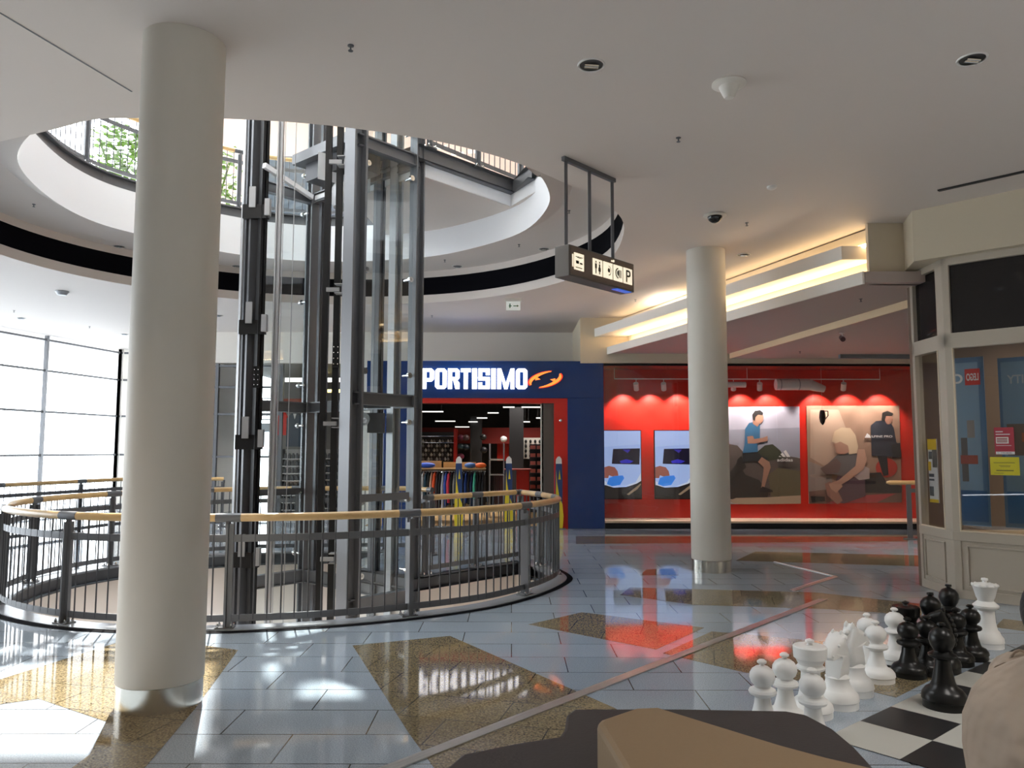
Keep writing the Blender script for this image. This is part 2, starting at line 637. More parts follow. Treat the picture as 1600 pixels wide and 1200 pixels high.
# curb stone between the joint line and the edge, and the black joint
_b = MB()
nK = len(KC)
_in = offset(KC, INW * 0.22 if False else (0.215 if INW == 1 else -0.215), False)
_b.add([(x, y, 0.012) for x, y in KC] + [(x, y, 0.012) for x, y in _in] + [(x, y, 0.0) for x, y in KC] + [(x, y, -0.02) for x, y in _in],
       [(i, i + 1, nK + i + 1, nK + i) for i in range(nK - 1)] + [(i, i + 1, 2 * nK + i + 1, 2 * nK + i) for i in range(nK - 1)] + [(nK + i, nK + i + 1, 3 * nK + i + 1, 3 * nK + i) for i in range(nK - 1)])
struct(_b.build('trim_10', mat('curb_metal', (0.33, 0.35, 0.38), 0.22, 0.2)), 'grey metal curb round the floor opening')
_j = offset(KC, -0.075 * INW, False)
struct(MB().add([(x, y, 0.004) for x, y in KC] + [(x, y, 0.004) for x, y in _j], [(i, i + 1, nK + i + 1, nK + i) for i in range(nK - 1)]).build('trim_11', M_BAND), 'black joint line round the floor opening')
# storey below
struct(MB().plate(RECT, [offset(HOLE, 0)], -1.25, -1.15, hole_side=False).build('ceiling_lower', M_CEIL))
struct(MB().bb(-16, 9.5, -7, 27, -5.7, -5.6).build('floor_lower', mat('lower_floor', (0.42, 0.38, 0.32), 0.12)))
struct(MB().bb(-9, 9.5, 18, 18.2, -5.6, -1.25).build('wall_lower_back', M_WALL))
# walls of this storey
YB = 18.0
struct(MB().bb(-7.5, 2.4, YB, YB + 0.15, 3.62, ZC).bb(-7.5, -7.35, YB + 0.15, 21.6, 0, ZC).bb(-3.95, -3.2, YB, YB + 0.15, 0, 3.62).build('wall_back', M_WALL))
struct(MB().bb(1.42, 9.5, 15.96, 16.1, 3.40, ZC).build('wall_right_back', M_CREAM))
struct(MB().bb(1.42, 1.5, 16.1, YB, 3.40, ZC).build('wall_step', M_CREAM))
struct(MB().bb(9.5, 9.65, -7, 27, -0.1, ZC).build('wall_right', M_CREAM))
struct(MB().bb(-16, 9.5, -7.15, -7, 0, ZC).build('wall_front', M_CREAM))
struct(MB().bb(-3.2, 9.5, 24, 24.1, 0, ZC).build('wall_shop_back', M_DARK))
struct(MB().bb(-6.9, -3.2, 22.5, 22.6, 0, ZC).build('wall_shop_left', mat('grey_shop_wall', (0.16, 0.15, 0.14), 0.6)))
struct(MB().bb(-3.25, -3.15, 18.2, 24, 0, ZC).build('wall_shop_side', M_DARK))
struct(MB().bb(1.75, 1.85, 16.4, 24, 0, 3.4).build('wall_shop_right', M_DARK))
struct(MB().bb(-3.15, 1.75, 16.35, 24, 3.28, 3.34).build('ceiling_shop', M_DARK))
struct(MB().bb(-6.9, -3.25, 18.2, 22.5, 3.62, 3.68).build('ceiling_left_shop', mat('taupe_soffit', (0.14, 0.125, 0.1), 0.6)))
# upper storey: walls and glass roof with beams
ZU = 10.4
struct(MB().bb(-7.6, 9, 18.9, 19.1, 5.6, ZU).build('wall_upper_back', mat('pale_pink_paint', (0.62, 0.47, 0.40), 0.6)))
struct(MB().bb(5.6, 5.8, -2, 19, 5.6, ZU).build('wall_upper_right', mat('tan_paint', (0.45, 0.36, 0.26), 0.6)))
struct(MB().bb(-13, 9, -2.2, -2, 5.6, ZU).build('wall_upper_front', M_WALL))
# unseen roof slab, openings cut to aim sun patches, bars across the big one
_op = [[(-9.5, 7.5), (-4.65, 7.5), (-4.65, 17), (-9.5, 17)], [(-4.45, 13.9), (-3.85, 13.9), (-3.85, 14.45), (-4.45, 14.45)],
       [(-4.5, 14.9), (-3.6, 14.9), (-3.6, 15.15), (-4.5, 15.15)], [(-4.4, 12.6), (-3.6, 12.6), (-3.6, 12.8), (-4.4, 12.8)], [(-3.6, 8.0), (1.5, 8.0), (1.5, 10.6), (-3.6, 10.6)]]
struct(MB().plate(URECT, _op, ZU, ZU + 0.25).build('roof', M_WALL))
_b = MB()
for y in (9.3, 11.1, 12.9, 14.9, 16.2):
    _b.bar((-9.5, y, ZU + 0.1), (-4.2, y, ZU + 0.1), 0.09, 0.2)
for x in (-8.2, -6.9):
    _b.bar((x, 7.5, ZU + 0.1), (x, 17, ZU + 0.1), 0.09, 0.2)
struct(_b.build('trim_12', M_GREY))
# upper glazing on the left and back
_b = MB()
for y in (3, 5.5, 8, 10.5, 13, 15.5, 18):
    _b.bar((-13, y, 5.6), (-13, y, ZU), 0.1, 0.08)
for z in (7.2, 8.8):
    _b.bar((-13, -2, z), (-13, 19.5, z), 0.06, 0.06)
    _b.bar((-13, 19.4, z), (-5.2, 19.4, z), 0.06, 0.06)
for x in (-11, -9, -7):
    _b.bar((x, 19.4, 5.6), (x, 19.4, ZU), 0.08, 0.1)
wf = struct(_b.build('window_1', M_GREYL))
struct(MB().add([(-13, -2, 5.6), (-13, 19.4, 5.6), (-13, 19.4, ZU), (-13, -2, ZU)], [(0, 1, 2, 3)]).build('pane', M_GLASSW, wf))

# ---- floor inlays (ochre stone) and metal expansion strip
def inlay(px, name, m=None, z=0.002):
    pts = [G(a, b) if a > 60 or True else 0 for a, b in px]
    return pts
_n = 0
inl = [
    [G(551, 1009), G(703, 994), G(961, 1107), (0.95, 4.2), (1.3, 3.4), (0.2, 2.6), (-0.05, 3.2), G(639, 1146)],
    [G(826, 976), G(909, 957), G(1100, 981), G(1025, 1015)],
    [G(1036, 1021), G(1112, 987), G(1290, 1003), G(1400, 1040), G(1300, 1072), G(1160, 1050)],
    [G(969, 930), G(984, 918), G(1275, 926), G(1440, 944), G(1440, 962), G(1300, 952), G(1085, 945)],
    [G(1000, 899), G(1010, 890), G(1060, 888), G(1060, 899)],
    [G(372, 1016), G(306, 1106), (-1.84, 4.0), (-1.6, 2.9), (-2.2, 2.9), G(140, 1180), G(166, 1128), G(60, 1092), G(-60, 1110), G(-200, 1060), G(0, 1062), G(70, 1040), G(178, 1006), G(250, 1000)],
    [G(1180, 862), G(1440, 868), G(1440, 885), G(1150, 876)],
    [G(900, 838), G(1420, 836), G(1420, 846), G(900, 850)],
    [(4.4, 7.2), (4.7, 7.55), (6.6, 5.9), (6.3, 5.5)],
    [G(1350, 1040), G(1420, 1020), G(1500, 1040), G(1400, 1090), G(1340, 1075)],
]
for p in inl:
    _n += 1
    struct(MB().prism(p, 0.0005, 0.0025).build('floor_inlay', M_OCHRE), 'ochre speckled granite inlay in the grey floor')
_s = MB()
m_strip = mat('strip_metal', (0.62, 0.60, 0.58), 0.32, 0.9)
for off in (-0.036, 0.0, 0.036):
    _s.bar((-1.62 + off, 2.9, 0.005), (3.36 + off, 8.50, 0.005), 0.026, 0.008)
struct(_s.build('trim_13', m_strip), 'metal expansion strip running across the floor')
_s = MB()
a, b = G(1238, 923), G(1275, 908)
c = G(1306, 901)
for off in (-0.03, 0.03):
    _s.bar((a[0], a[1] + off, 0.005), (c[0], c[1] + off, 0.005), 0.03, 0.008)
d = G(1210, 878)
_s.bar((c[0], c[1], 0.005), (d[0], d[1], 0.005), 0.03, 0.008)
struct(_s.build('trim_14', m_strip))

# ---- glass facade on the left (window_2) and glazing at the back (window_3)
def glazing(name, pts, z0, z1, zs, label=None, w=0.07):
    b = MB()
    for (x, y) in pts:
        b.bar((x, y, z0), (x, y, z1), w, w * 1.3)
    for i in range(len(pts) - 1):
        for z in zs:
            b.bar((*pts[i], z), (*pts[i + 1], z), 0.05, 0.05)
    o = struct(b.build(name, M_GREY), label)
    g = MB()
    for i in range(len(pts) - 1):
        p, q = pts[i], pts[i + 1]
        g.add([(p[0], p[1], z0), (q[0], q[1], z0), (q[0], q[1], z1), (p[0], p[1], z1)], [(0, 1, 2, 3)])
    g.build('pane', M_GLASSW, o)
    return o
fa = G(0, 513, ZC); fb = G(74, 525, ZC); fc = G(189, 546, ZC)
dx, dy = (fb[0] - fa[0]) / (fb[1] - fa[1]), 1
def fline(y):
    t = (y - fb[1]) / (fc[1] - fb[1])
    return (fb[0] + (fc[0] - fb[0]) * t, y)
FP = [fline(y) for y in (6.0, 9.2, 12.4, 15.5)] + [fb, fc]
glazing('window_2', FP, 0.0, ZC, [0.1, 1.45, 2.5, 3.5, 4.25], 'tall glass facade with grey mullions on the atrium\'s left side')
struct(MB().bar((-12.8, 6.0, 2.2), (-16, -7, 2.2), 0.2, 4.35).build('wall_left', M_CREAM))
struct(MB().bar((*fc, 2.2), (-9.6, 27, 2.2), 0.2, 4.35).build('wall_left_back', M_WALL))
bx = [-7.4, -6.9, -6.15, V(437, 700, YB)[0]]
glazing('window_4', [fc, (-9.1, 21.5), (-7.5, 21.6)], 0.0, ZC, [0.1, 1.45, 2.5, 3.5, 4.25])
glazing('window_3', [(x, YB + 0.05) for x in bx], 0.0, 3.6, [0.1, 1.43, 2.42, 3.05, 3.55], 'glass partition at the back beyond the lift')
# outside: pale building column and window seen through the facade
t = empty('neighbouring_building', (0, 0, 0))
tag(t, 'pale building with a round column outside the glass facade', 'building')
MB().lathe([(0.5, 0), (0.5, 9)], -15.1, 21.0, -1).build('column', M_WHITE, t, smooth=True)
MB().bb(-17.4, -17.1, 21.2, 21.6, -1, 3.6).build('window_frame', mat('yellow_frame', (0.85, 0.62, 0.12), 0.5), t)
MB().bb(-17.1, -16.6, 21.3, 21.5, -1, 3.5).build('window', mat('grey_pane', (0.35, 0.35, 0.35), 0.2), t)
t = empty('balcony', (0, 0, 0))
tag(t, 'grey mesh-fronted balcony outside the back glass partition', 'balcony')
x0, z0 = V(312, 655, 22.3); x1, z1 = V(430, 622, 22.3)
_b = MB()
for i in range(16):
    x = x0 + (x1 - x0) * i / 15
    _b.bar((x, 22.5, z0), (x, 22.5, z1), 0.02, 0.02)
for i in range(6):
    z = z0 + (z1 - z0) * i / 5
    _b.bar((x0, 22.5, z), (x1, 22.5, z), 0.02, 0.03)
_b.build('mesh_front', M_GREYL, t)
MB().bb(x0, x1, 22.6, 23.4, z0 - 0.35, z0 - 0.1).build('slab', M_GREYL, t)

# ---- lowered ceiling with lit coves at the right
P0 = Vector(G(951, 553, 3.6)); P1 = Vector(G(1352, 441, 3.6))
dL = (P1 - P0).normalized()
nL = Vector((dL.y, -dL.x))      # towards the left (viewer's aisle) side or not, fixed below
if nL.x > 0:
    nL = -nL
EYR = 5.6
def lowpoly(off, shift=0.0, ext=0.0):
    a = P0 + nL * off - dL * 0.0
    b = P1 + nL * off + dL * shift
    return [(a.x, 15.96), (b.x, b.y), (b.x + 3.9, b.y), (9.5, b.y), (9.5, 15.96)]
s3a, s3b = Vector(G(1138, 554, 3.6)), Vector(G(1427, 467, 3.6))
s3c = s3b + (s3b - s3a).normalized() * 1.5
low1 = [(P0.x, 15.96), tuple(P1), (5.3, P1.y - 0.05), tuple(s3c), (s3a.x, 15.96)]
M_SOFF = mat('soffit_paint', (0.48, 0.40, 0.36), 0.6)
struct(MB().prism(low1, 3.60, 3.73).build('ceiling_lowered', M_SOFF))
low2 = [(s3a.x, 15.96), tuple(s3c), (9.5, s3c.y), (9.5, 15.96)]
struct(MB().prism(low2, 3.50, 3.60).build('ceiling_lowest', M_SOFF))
struct(MB().bar((s3a.x - 0.02, 15.9, 3.55), (s3c.x - 0.02, s3c.y, 3.55), 0.02, 0.115).build('trim_15', mat('warm_trim', (0.85, 0.66, 0.42), 0.5)))
struct(MB().bar((P0.x - 0.03, 15.95, 3.655), (P1.x - 0.02, P1.y, 3.655), 0.03, 0.15).build('trim_16', M_WALL))
mid = [(P0.x - 0.2 + 0.35, 15.96), (P1.x + 0.25, P1.y + 0.1), (6, P1.y + 0.1), (9.5, P1.y), (9.5, 15.96)]
struct(MB().prism([(P0.x - 0.30, 15.96), (P1.x - 0.14, P1.y + 0.3), (P1.x + 0.3, P1.y + 0.3), (P0.x + 0.35, 15.96)], 3.95, 4.12).build('ceiling_middle', M_WALL))
struct(MB().bar((P0.x + 0.42, 15.9, 3.85), (P1.x + 0.36, P1.y + 0.2, 3.85), 0.04, 0.26).bb(P1.x + 0.10, 9.5, P1.y + 0.10, P1.y + 0.16, 3.6, ZC).bar((P0.x + 0.3, 15.9, 4.2), (P1.x + 0.24, P1.y + 0.2, 4.2), 0.04, 0.26).build('wall_cove', M_CREAM))
for nm, off, z in (('cove_light_lower', 0.30, 3.765), ('cove_light_upper', 0.16, 4.12)):
    a = P0 + Vector((off, -0.3)); b = P1 + Vector((off, 0.22))
    o = MB().bar((a.x, a.y, z), (b.x, b.y, z), 0.05, 0.03).build(nm, M_COVE if 'lower' in nm else M_COVE2)
    tag(o, 'glowing warm strip light in the %s recess of the stepped ceiling' % ('lower' if 'lower' in nm else 'upper'), 'strip light')
# gap beyond the lowered ceiling at the far right: grey bulkhead
struct(MB().bb(6.5, 9.4, 15.2, 15.3, 3.42, 3.6).build('wall_bulkhead', mat('bulkhead_grey', (0.2, 0.22, 0.23), 0.5)))
# linear slot diffuser and ceiling joint
a = G(1466, 297, ZC); b = G(1640, 258, ZC)
o = MB().bar((*a, ZC - 0.008), (*b, ZC - 0.008), 0.05, 0.012).build('air_slot', M_DARK)
tag(o, 'long dark linear air slot in the ceiling above the kiosk', 'air vent')
a = G(-60, -16, ZC); b = G(206, 143, ZC)
struct(MB().bar((*a, ZC - 0.001), (*b, ZC - 0.001), 0.012, 0.004).build('trim_17', M_GREYD))
# back wall joint
struct(MB().bb(-6, 1.42, 17.98, 18.0, V(700, 517, YB)[1] - 0.012, V(700, 517, YB)[1] + 0.012).build('trim_18', M_GREYD))

# ---- columns
RC = 0.262
def column(px, py, label):
    x, y = G(px, py)
    L = math.hypot(x, y)
    x += x / L * RC; y += y / L * RC
    c = empty('round_column', (x, y, 0))
    tag(c, label, 'column', None)
    MB().lathe([(RC - 0.004, 0.155), (RC, 0.16), (RC, ZC)], n=64, capb=True, capt=False).build('shaft', M_COLM, c, smooth=True)
    MB().lathe([(RC - 0.006, 0.0), (RC - 0.006, 0.153)], n=64).build('base_ring', M_STEEL, c, smooth=True)
    return c
c1 = column(248, 1119, 'thick round cream column nearest the viewer, left of the lift')
c2 = column(1112, 896, 'round pale column standing before the red display windows')

# ---- railings
def dense(path, step=0.05):
    out = [Vector((*path[0][:2], 0))]
    d = 0
    for i in range(len(path) - 1):
        a, b = Vector((*path[i][:2], 0)), Vector((*path[i + 1][:2], 0))
        L = (b - a).length
        k = max(1, int(L / step))
        for j in range(1, k + 1):
            out.append(a + (b - a) * j / k)
    return out

def railing(path, z0, label, posts, side=1, handoff=0.0, straight=False):
    """posts: list of arc-length positions; path in world xy"""
    P = dense(path)
    S = [0]
    for i in range(1, len(P)):
        S.append(S[-1] + (P[i] - P[i - 1]).length)
    tot = S[-1]

    def at(s):
        s = min(max(s, 0), tot)
        import bisect
        i = min(max(bisect.bisect_left(S, s), 1), len(P) - 1)
        f = (s - S[i - 1]) / max(S[i] - S[i - 1], 1e-9)
        p = P[i - 1].lerp(P[i], f)
        t = (P[i] - P[i - 1]).normalized()
        return p, t
    r = empty('railing', (0, 0, z0))
    tag(r, label, 'railing', 'railings round the openings')
    ps = [p if p >= 0 else tot + p for p in posts]
    if ps[0] > 0.3:
        ps = [0.0] + ps
    if ps[-1] < tot - 0.3:
        ps = ps + [tot]
    H = 0.985
    for k, s in enumerate(ps):
        p, t = at(s)
        nn = Vector((-t.y, t.x, 0))
        ang = math.atan2(t.y, t.x)
        b = MB()
        b.box(p.x, p.y, 0.47, 0.018, 0.10, 0.92, ang)
        b.box(p.x - t.x * .03, p.y - t.y * .03, 0.47, 0.04, 0.03, 0.92, ang)
        b.box(p.x, p.y, 0.012, 0.16, 0.12, 0.018, ang)
        po = b.build('post', M_GREY, r)
        for i, j in ((-0.06, -0.04), (0.06, -0.04), (-0.06, 0.04), (0.06, 0.04)):
            q = p + t * i + nn * j
            MB().lathe([(0.012, 0), (0.012, 0.02), (0.006, 0.035)], q.x, q.y, 0.02, 8).build('anchor_bolt', M_CHROME, po)
        # grey sleeve on the handrail
        q = [at(s + d)[0] for d in (-0.11, -0.055, 0, 0.055, 0.11)]
        MB().tube([(v.x, v.y, H) for v in q], 0.040, 12).build('handrail_sleeve', M_GREY, r, smooth=True)
        b = MB().bar((p.x, p.y, 0.9), (p.x, p.y, H - 0.02), 0.03, 0.05)
        b.build('bracket', M_GREY, r)
    for k in range(len(ps) - 1):
        s0, s1 = ps[k], ps[k + 1]
        nst = max(3, int((s1 - s0) / 0.12))
        q = [at(s0 + 0.1 + (s1 - s0 - 0.2) * i / nst)[0] for i in range(nst + 1)]
        MB().tube([(v.x, v.y, H) for v in q], 0.037, 14).build('handrail', M_WOOD, r, smooth=True)
        b = MB()
        q = [at(s0 + (s1 - s0) * i / nst)[0] for i in range(nst + 1)]
        for i in range(nst):
            b.bar((q[i].x, q[i].y, 0.80), (q[i + 1].x, q[i + 1].y, 0.80), 0.012, 0.065)
        b.build('top_bar', M_GREY, r)
        b = MB()
        for i in range(nst):
            b.bar((q[i].x, q[i].y, 0.095), (q[i + 1].x, q[i + 1].y, 0.095), 0.012, 0.06)
        b.build('bottom_bar', M_GREY, r)
        nb = max(2, round((s1 - s0) / 0.118))
        b = MB()
        for i in range(1, nb):
            p, t = at(s0 + (s1 - s0) * i / nb)
            b.tube([(p.x, p.y, 0.08), (p.x, p.y, H - 0.03)], 0.0075, 6)
        b.build('baluster_panel', M_GREYD, r)
    return r, at, tot

RAILP = offset(KC, -0.10 if INW == -1 else 0.10, False)
_r = railing(RAILP, 0, 'curved railing with wooden handrail round the floor opening', [])if False else None
def arcpos(path, targets):
    P = dense(path)
    S = [0]
    for i in range(1, len(P)):
        S.append(S[-1] + (P[i] - P[i - 1]).length)
    out = []
    for tx, ty in targets:
        i = min(range(len(P)), key=lambda k: (P[k].x - tx) ** 2 + (P[k].y - ty) ** 2)
        out.append(S[i])
    return sorted(out), S[-1]
tg = [G(862, 898), G(814, 930), G(637, 962), G(358, 980), G(111, 973), G(9, 944)]
pos, tot = arcpos(RAILP, tg)
last = pos[-1]
k = max(2, round((tot - last) / 1.5))
pos += [last + (tot - last) * i / k for i in range(1, k + 1)]
pos = [0.0] + [p for p in pos if p > 0.35]
RP2 = list(RAILP) + [(-1.62, 12.4), (-1.22, 11.95)]
_t2 = arcpos(RP2, [])[1]
pos = pos[:-1] + [tot, _t2]
railing(RP2, 0, 'curved railing with wooden handrail round the floor opening, nearest the viewer', pos)
LR = [tuple(Bc + w_ * 0.12 + Vector((0.08, -0.07))), tuple(LF + Vector((0.06, 0.04))), RAILP[0]]
LR = [tuple(Vector(p)) for p in LR]
_d1 = math.dist(LR[0], LR[1]); _d2 = math.dist(LR[1], LR[2])
railing(LR, 0, 'straight railing beside the lift landing, in front of the sports shop', [0.0, _d1 * 0.5, _d1, _d1 + _d2])
# glass facade void railing at the far left
FR = [(-11.2, 13.0), (-10.4, 15.2), (-8.6, 16.6), (-7.5, 16.9)]
a = G(0, 757, 1.0); b = G(185, 748, 1.0)
FR = [(a[0] - 2, a[1] - 1.0), a, b, (b[0] + 2.0, b[1] + 0.4)]
railing(FR, 0, 'railing with pale wooden handrail before the glass facade', [0, 2.2, 4.0, 5.6, 7.5])
# storey above
UR = offset(UPATH, -IU * 0.12, False)
_, ut = arcpos(UR, [])
railing(UR, 5.6, 'curved railing of the storey above, seen through the round opening', [ut * i / 14 for i in range(15)])
ULR = [(p[0], p[1]) for p in LR[:2]] + [UR[0]]
railing(ULR, 5.6, 'straight railing on the upper lift landing', [0.0, _d1 * 0.5, _d1, _d1 + math.dist(ULR[1], ULR[2])])

# ---- lift shaft
lift = empty('glass_lift', (Ac.x, Ac.y, -5.6))
tag(lift, 'glass lift shaft of dark steel columns in the middle of the atrium', 'lift')
ZB, ZT = -5.6, 9.9
OFF = Vector((Ac.x, Ac.y, -5.6))
def L(p, z):
    return (p.x - Ac.x, p.y - Ac.y, z + 5.6)
angw = math.atan2(w_.y, w_.x)
def hcol(p, s, name, m, ang, fl=0.018, wide=None):
    b = MB()
    cx, cy = p.x - Ac.x, p.y - Ac.y
    h = ZT - ZB
    wd = wide or s
    c, sn = math.cos(ang), math.sin(ang)
    b.box(cx, cy, h / 2, s - 0.01, 0.02, h, ang)
    for sg in (-1, 1):
        b.box(cx + c * sg * (s / 2 - fl / 2), cy + sn * sg * (s / 2 - fl / 2), h / 2, fl, wd, h, ang)
    return b.build(name, m, lift)
hcol(Ac, 0.2, 'column', M_GREY, angw + PI / 2 * 0, 0.03, 0.2)
hcol(Bc, 0.14, 'column', M_GREY, angw, 0.02, 0.14)
hcol(Cc, 0.15, 'column', M_GREY, angw + PI / 2, 0.03, 0.15)
hcol(Dc, 0.17, 'column', M_GREYD, angw + PI / 2, 0.05, 0.17)
hcol(Dc + Vector((0.17, -0.1)), 0.10, 'guide_column', M_BLACK, angw, 0.04, 0.09)
hcol(Dc + Vector((-0.14, 0.03)), 0.06, 'guide_column', M_GREYL, angw, 0.02, 0.06)
# thin column left of centre
p = Vector((-0.3 * 9.9 - 0.08, 9.9))
hcol(Vector(((427 - 800) / 1208 * 10.3, 10.3)), 0.07, 'guide_column', M_GREYL, 0, 0.02, 0.07)
# rear columns behind the glass
hcol(Bc + u_ * 0.42, 0.13, 'door_post', M_GREYL, angw, 0.03, 0.13)
hcol(Bc + u_ * 0.75, 0.09, 'door_post', M_GREYD, angw, 0.03, 0.09)
hcol(Bc + u_ * 0.85, 0.06, 'door_post', M_GREY, angw, 0.03, 0.06)
hcol(Cc + Vector((0.16, -0.12)), 0.05, 'guide_column', M_GREYD, angw, 0.02, 0.06)
# black running rails before the near column
for px in (505, 523):
    q = Vector(((px - 800) / 1208 * 9.45, 9.45))
    MB().bar(L(q, ZB), L(q, ZT), 0.075, 0.06).build('guide_rail', M_BLACK, lift)
# wires
for px in (434, 451):
    q = Vector(((px - 800) / 1208 * 10.2, 10.2))
    MB().tube([L(q, ZB), L(q, ZT)], 0.006, 6).build('cable', M_GREYL, lift)
# ring beams
def ibeam(p, q, z0, z1, name='ring_beam', m=None):
    b = MB()
    a, c = Vector(L(p, 0)), Vector(L(q, 0))
    zm, hh = (z0 + z1) / 2, z1 - z0
    b.bar((a.x, a.y, zm + 5.6), (c.x, c.y, zm + 5.6), 0.02, hh - 0.01)
    for z in (z0, z1):
        b.bar((a.x, a.y, z + 5.6), (c.x, c.y, z + 5.6), 0.11, 0.015)
    return b.build(name, m or M_GREY, lift)
for z0, z1 in ((-3.6, -3.45), (-0.33, -0.16), (2.15, 2.29), (5.34, 5.48), (8.2, 8.35)):
    ibeam(Ac, Bc, z0, z1)
    ibeam(Cc, Dc, z0, z1)
    ibeam(Bc, Cc, z0, z1)
for z0, z1 in ((0.97, 1.07),):
    a = Vector(L(Ac + w_ * 0.1, z0)); b = Vector(L(Bc - w_ * 0.08, z0))
    MB().bar((a.x, a.y - 0.06, z0 + 5.65), (b.x, b.y - 0.06, z0 + 5.65), 0.03, 0.09).build('guard_bar', M_GREY, lift)
    a = Vector(L(Cc, z0)); b = Vector(L(Dc, z0))
    MB().bar((a.x, a.y, z0 + 5.62), (b.x, b.y, z0 + 5.62), 0.04, 0.09).build('guard_bar', M_GREYD, lift)
# glass panes with round clamps
def pane(p, q, name='glass_pane'):
    a, b = p.lerp(q, 0.10), p.lerp(q, 0.93)
    zs = [-5.4, -3.5, -0.25, 2.2, 5.4, 8.25]
    for z0, z1 in zip(zs[:-1], zs[1:]):
        mb = MB()
        mb.bar(L(a, (z0 + z1) / 2), L(b, (z0 + z1) / 2), 0.012, z1 - z0 - 0.08)
        g = mb.build(name, M_GLASS, lift)
        if z1 < 0:
            continue
        d = (b - a).normalized()
        nrm = Vector((d.y, -d.x))
        for f in (0.07, 0.93):
            for zz in ([z0 + 0.35, (z0 + z1) / 2, z1 - 0.25] if z1 - z0 > 2 else [z0 + .3]):
                c = a.lerp(b, f)
                c2 = c + nrm * 0.05
                c3 = c - nrm * 0.09
                MB().tube([L(c3, zz), L(c2, zz)], 0.016, 10).tube([L(c + nrm * 0.01, zz), L(c2, zz)], 0.036, 14).build('clamp', M_CHROME, g, smooth=True)
pane(Ac, Bc)
pane(Cc, Dc)
# brackets carrying the rails
for z in [5.15 + 0 * i for i in range(1)] + [3.55, 1.92, 0.32, -1.3, -2.9, 6.8, 8.4]:
    pz = z
    q = Vector(((531 - 800) / 1208 * 9.3, 9.3))
    b = MB()
    x, y, zz = L(q, z)
    for dz in (-0.055, 0.055):
        b.box(x, y, zz + dz, 0.17, 0.12, 0.012)
    b.box(x, y + 0.03, zz, 0.012, 0.1, 0.1)
    b.box(x - 0.11, y - 0.02, zz - 0.01, 0.16, 0.03, 0.05)
    b.build('rail_bracket', M_GREYL, lift)
for z in (4.95, 3.3, 1.7, 0.1, -1.5, 6.6):
    q = Dc + Vector((0.06, -0.12))
    b = MB()
    x, y, zz = L(q, z)
    b.box(x + 0.02, y, zz, 0.36, 0.08, 0.2)
    b.build('carriage_clamp', M_BLACK, lift)
    b = MB()
    b.box(x - 0.02, y - 0.05, zz + 0.2, 0.09, 0.03, 0.3)
    b.box(x + 0.20, y - 0.05, zz + 0.05, 0.07, 0.08, 0.24)
    b.build('guide_shoe', M_GREYL, lift)
# perforated plates on the black rails
for (px, zz) in ((523, 2.75), (404, 2.6)):
    q = Vector(((px - 800) / 1208 * 9.38, 9.38)) if px > 450 else Dc + Vector((0.17, -0.17))
    o = MB().bar(L(q, zz - 0.15), L(q, zz + 0.15), 0.085, 0.02).build('splice_plate', M_BLACK, lift)
    b = MB()
    for i in range(4):
        for j in (-1, 1):
            x, y, z = L(q, zz - 0.11 + 0.07 * i)
            b.sphere((x + j * 0.025, y - 0.012, z), 0.008, 6, 1, 4)
    b.build('bolts', M_CHROME, o)
# lift car parked at the storey above with its underside, drum and pulley
car = MB()
cc = Ac.lerp(Cc, 0.42) + w_ * 0.1
cx, cy, cz = L(cc, 5.62)
car.box(cx, cy, cz, 0.72, 1.35, 0.14, angw + PI / 2 * 0 + 0)
car.build('car_floor', M_GREY, lift)
car = MB()
car.box(cx, cy, cz - 0.2, 0.5, 1.0, 0.25, angw)
car.build('car_sling', M_GREYD, lift)
q = Ac.lerp(Cc, 0.33) + w_ * 0.12
x, y, z = L(q, 4.82)
MB().lathe([(0.18, 0), (0.2, 0.04), (0.2, 0.26), (0.18, 0.3)], x, y, z, 28).build('buffer_drum', M_GREYL, lift, smooth=True)
x, y, z = L(q, 5.2)
MB().add([(x - 0.35, y - 0.2, z + 0.32), (x + 0.25, y + 0.3, z + 0.32), (x + 0.25, y + 0.3, z - 0.05), (x - 0.35, y - 0.2, z - 0.05)], [(0, 1, 2, 3)]).build('car_skirt', M_WHITE, lift)
b = MB()
x, y, z = L(Vector(((568 - 800) / 1208 * 10.1, 10.1)), 2.0)
b.tube([(x, y - 0.04, z), (x, y + 0.04, z)], 0.085, 24)
b.build('pulley', M_GREYL, lift, smooth=True)
x2, y2, z2 = x, y, z
MB().box(x2 + 0.15, y2 + 0.1, z2 - 0.05, 0.2, 0.2, 0.26).box(x2 + 0.1, y2, z2 + 0.16, 0.5, 0.04, 0.04).build('door_drive', M_GREYD, lift)
# inclined cable tray at the storey above
MB().bar(L(Dc + Vector((0.2, -0.2)), 5.6), L(Cc + Vector((0, -0.1)), 5.42), 0.06, 0.07).build('cable_tray', M_WHITE, lift)
MB().bar(L(Cc, 5.42), L(Cc.lerp(Bc, 0.25), 5.42), 0.06, 0.07).build('cable_tray', M_WHITE, lift)
# landing doors of the lift on the shaft's far side
for z0, nm in ((0.0, 'landing_door'), (5.6, 'landing_door')):
    a, b2 = LM.lerp(Bc, 0.35), LM
    MB().bar(L(a, z0 + 1.05), L(b2, z0 + 1.05), 0.03, 2.1).build(nm, M_GLASS, lift)
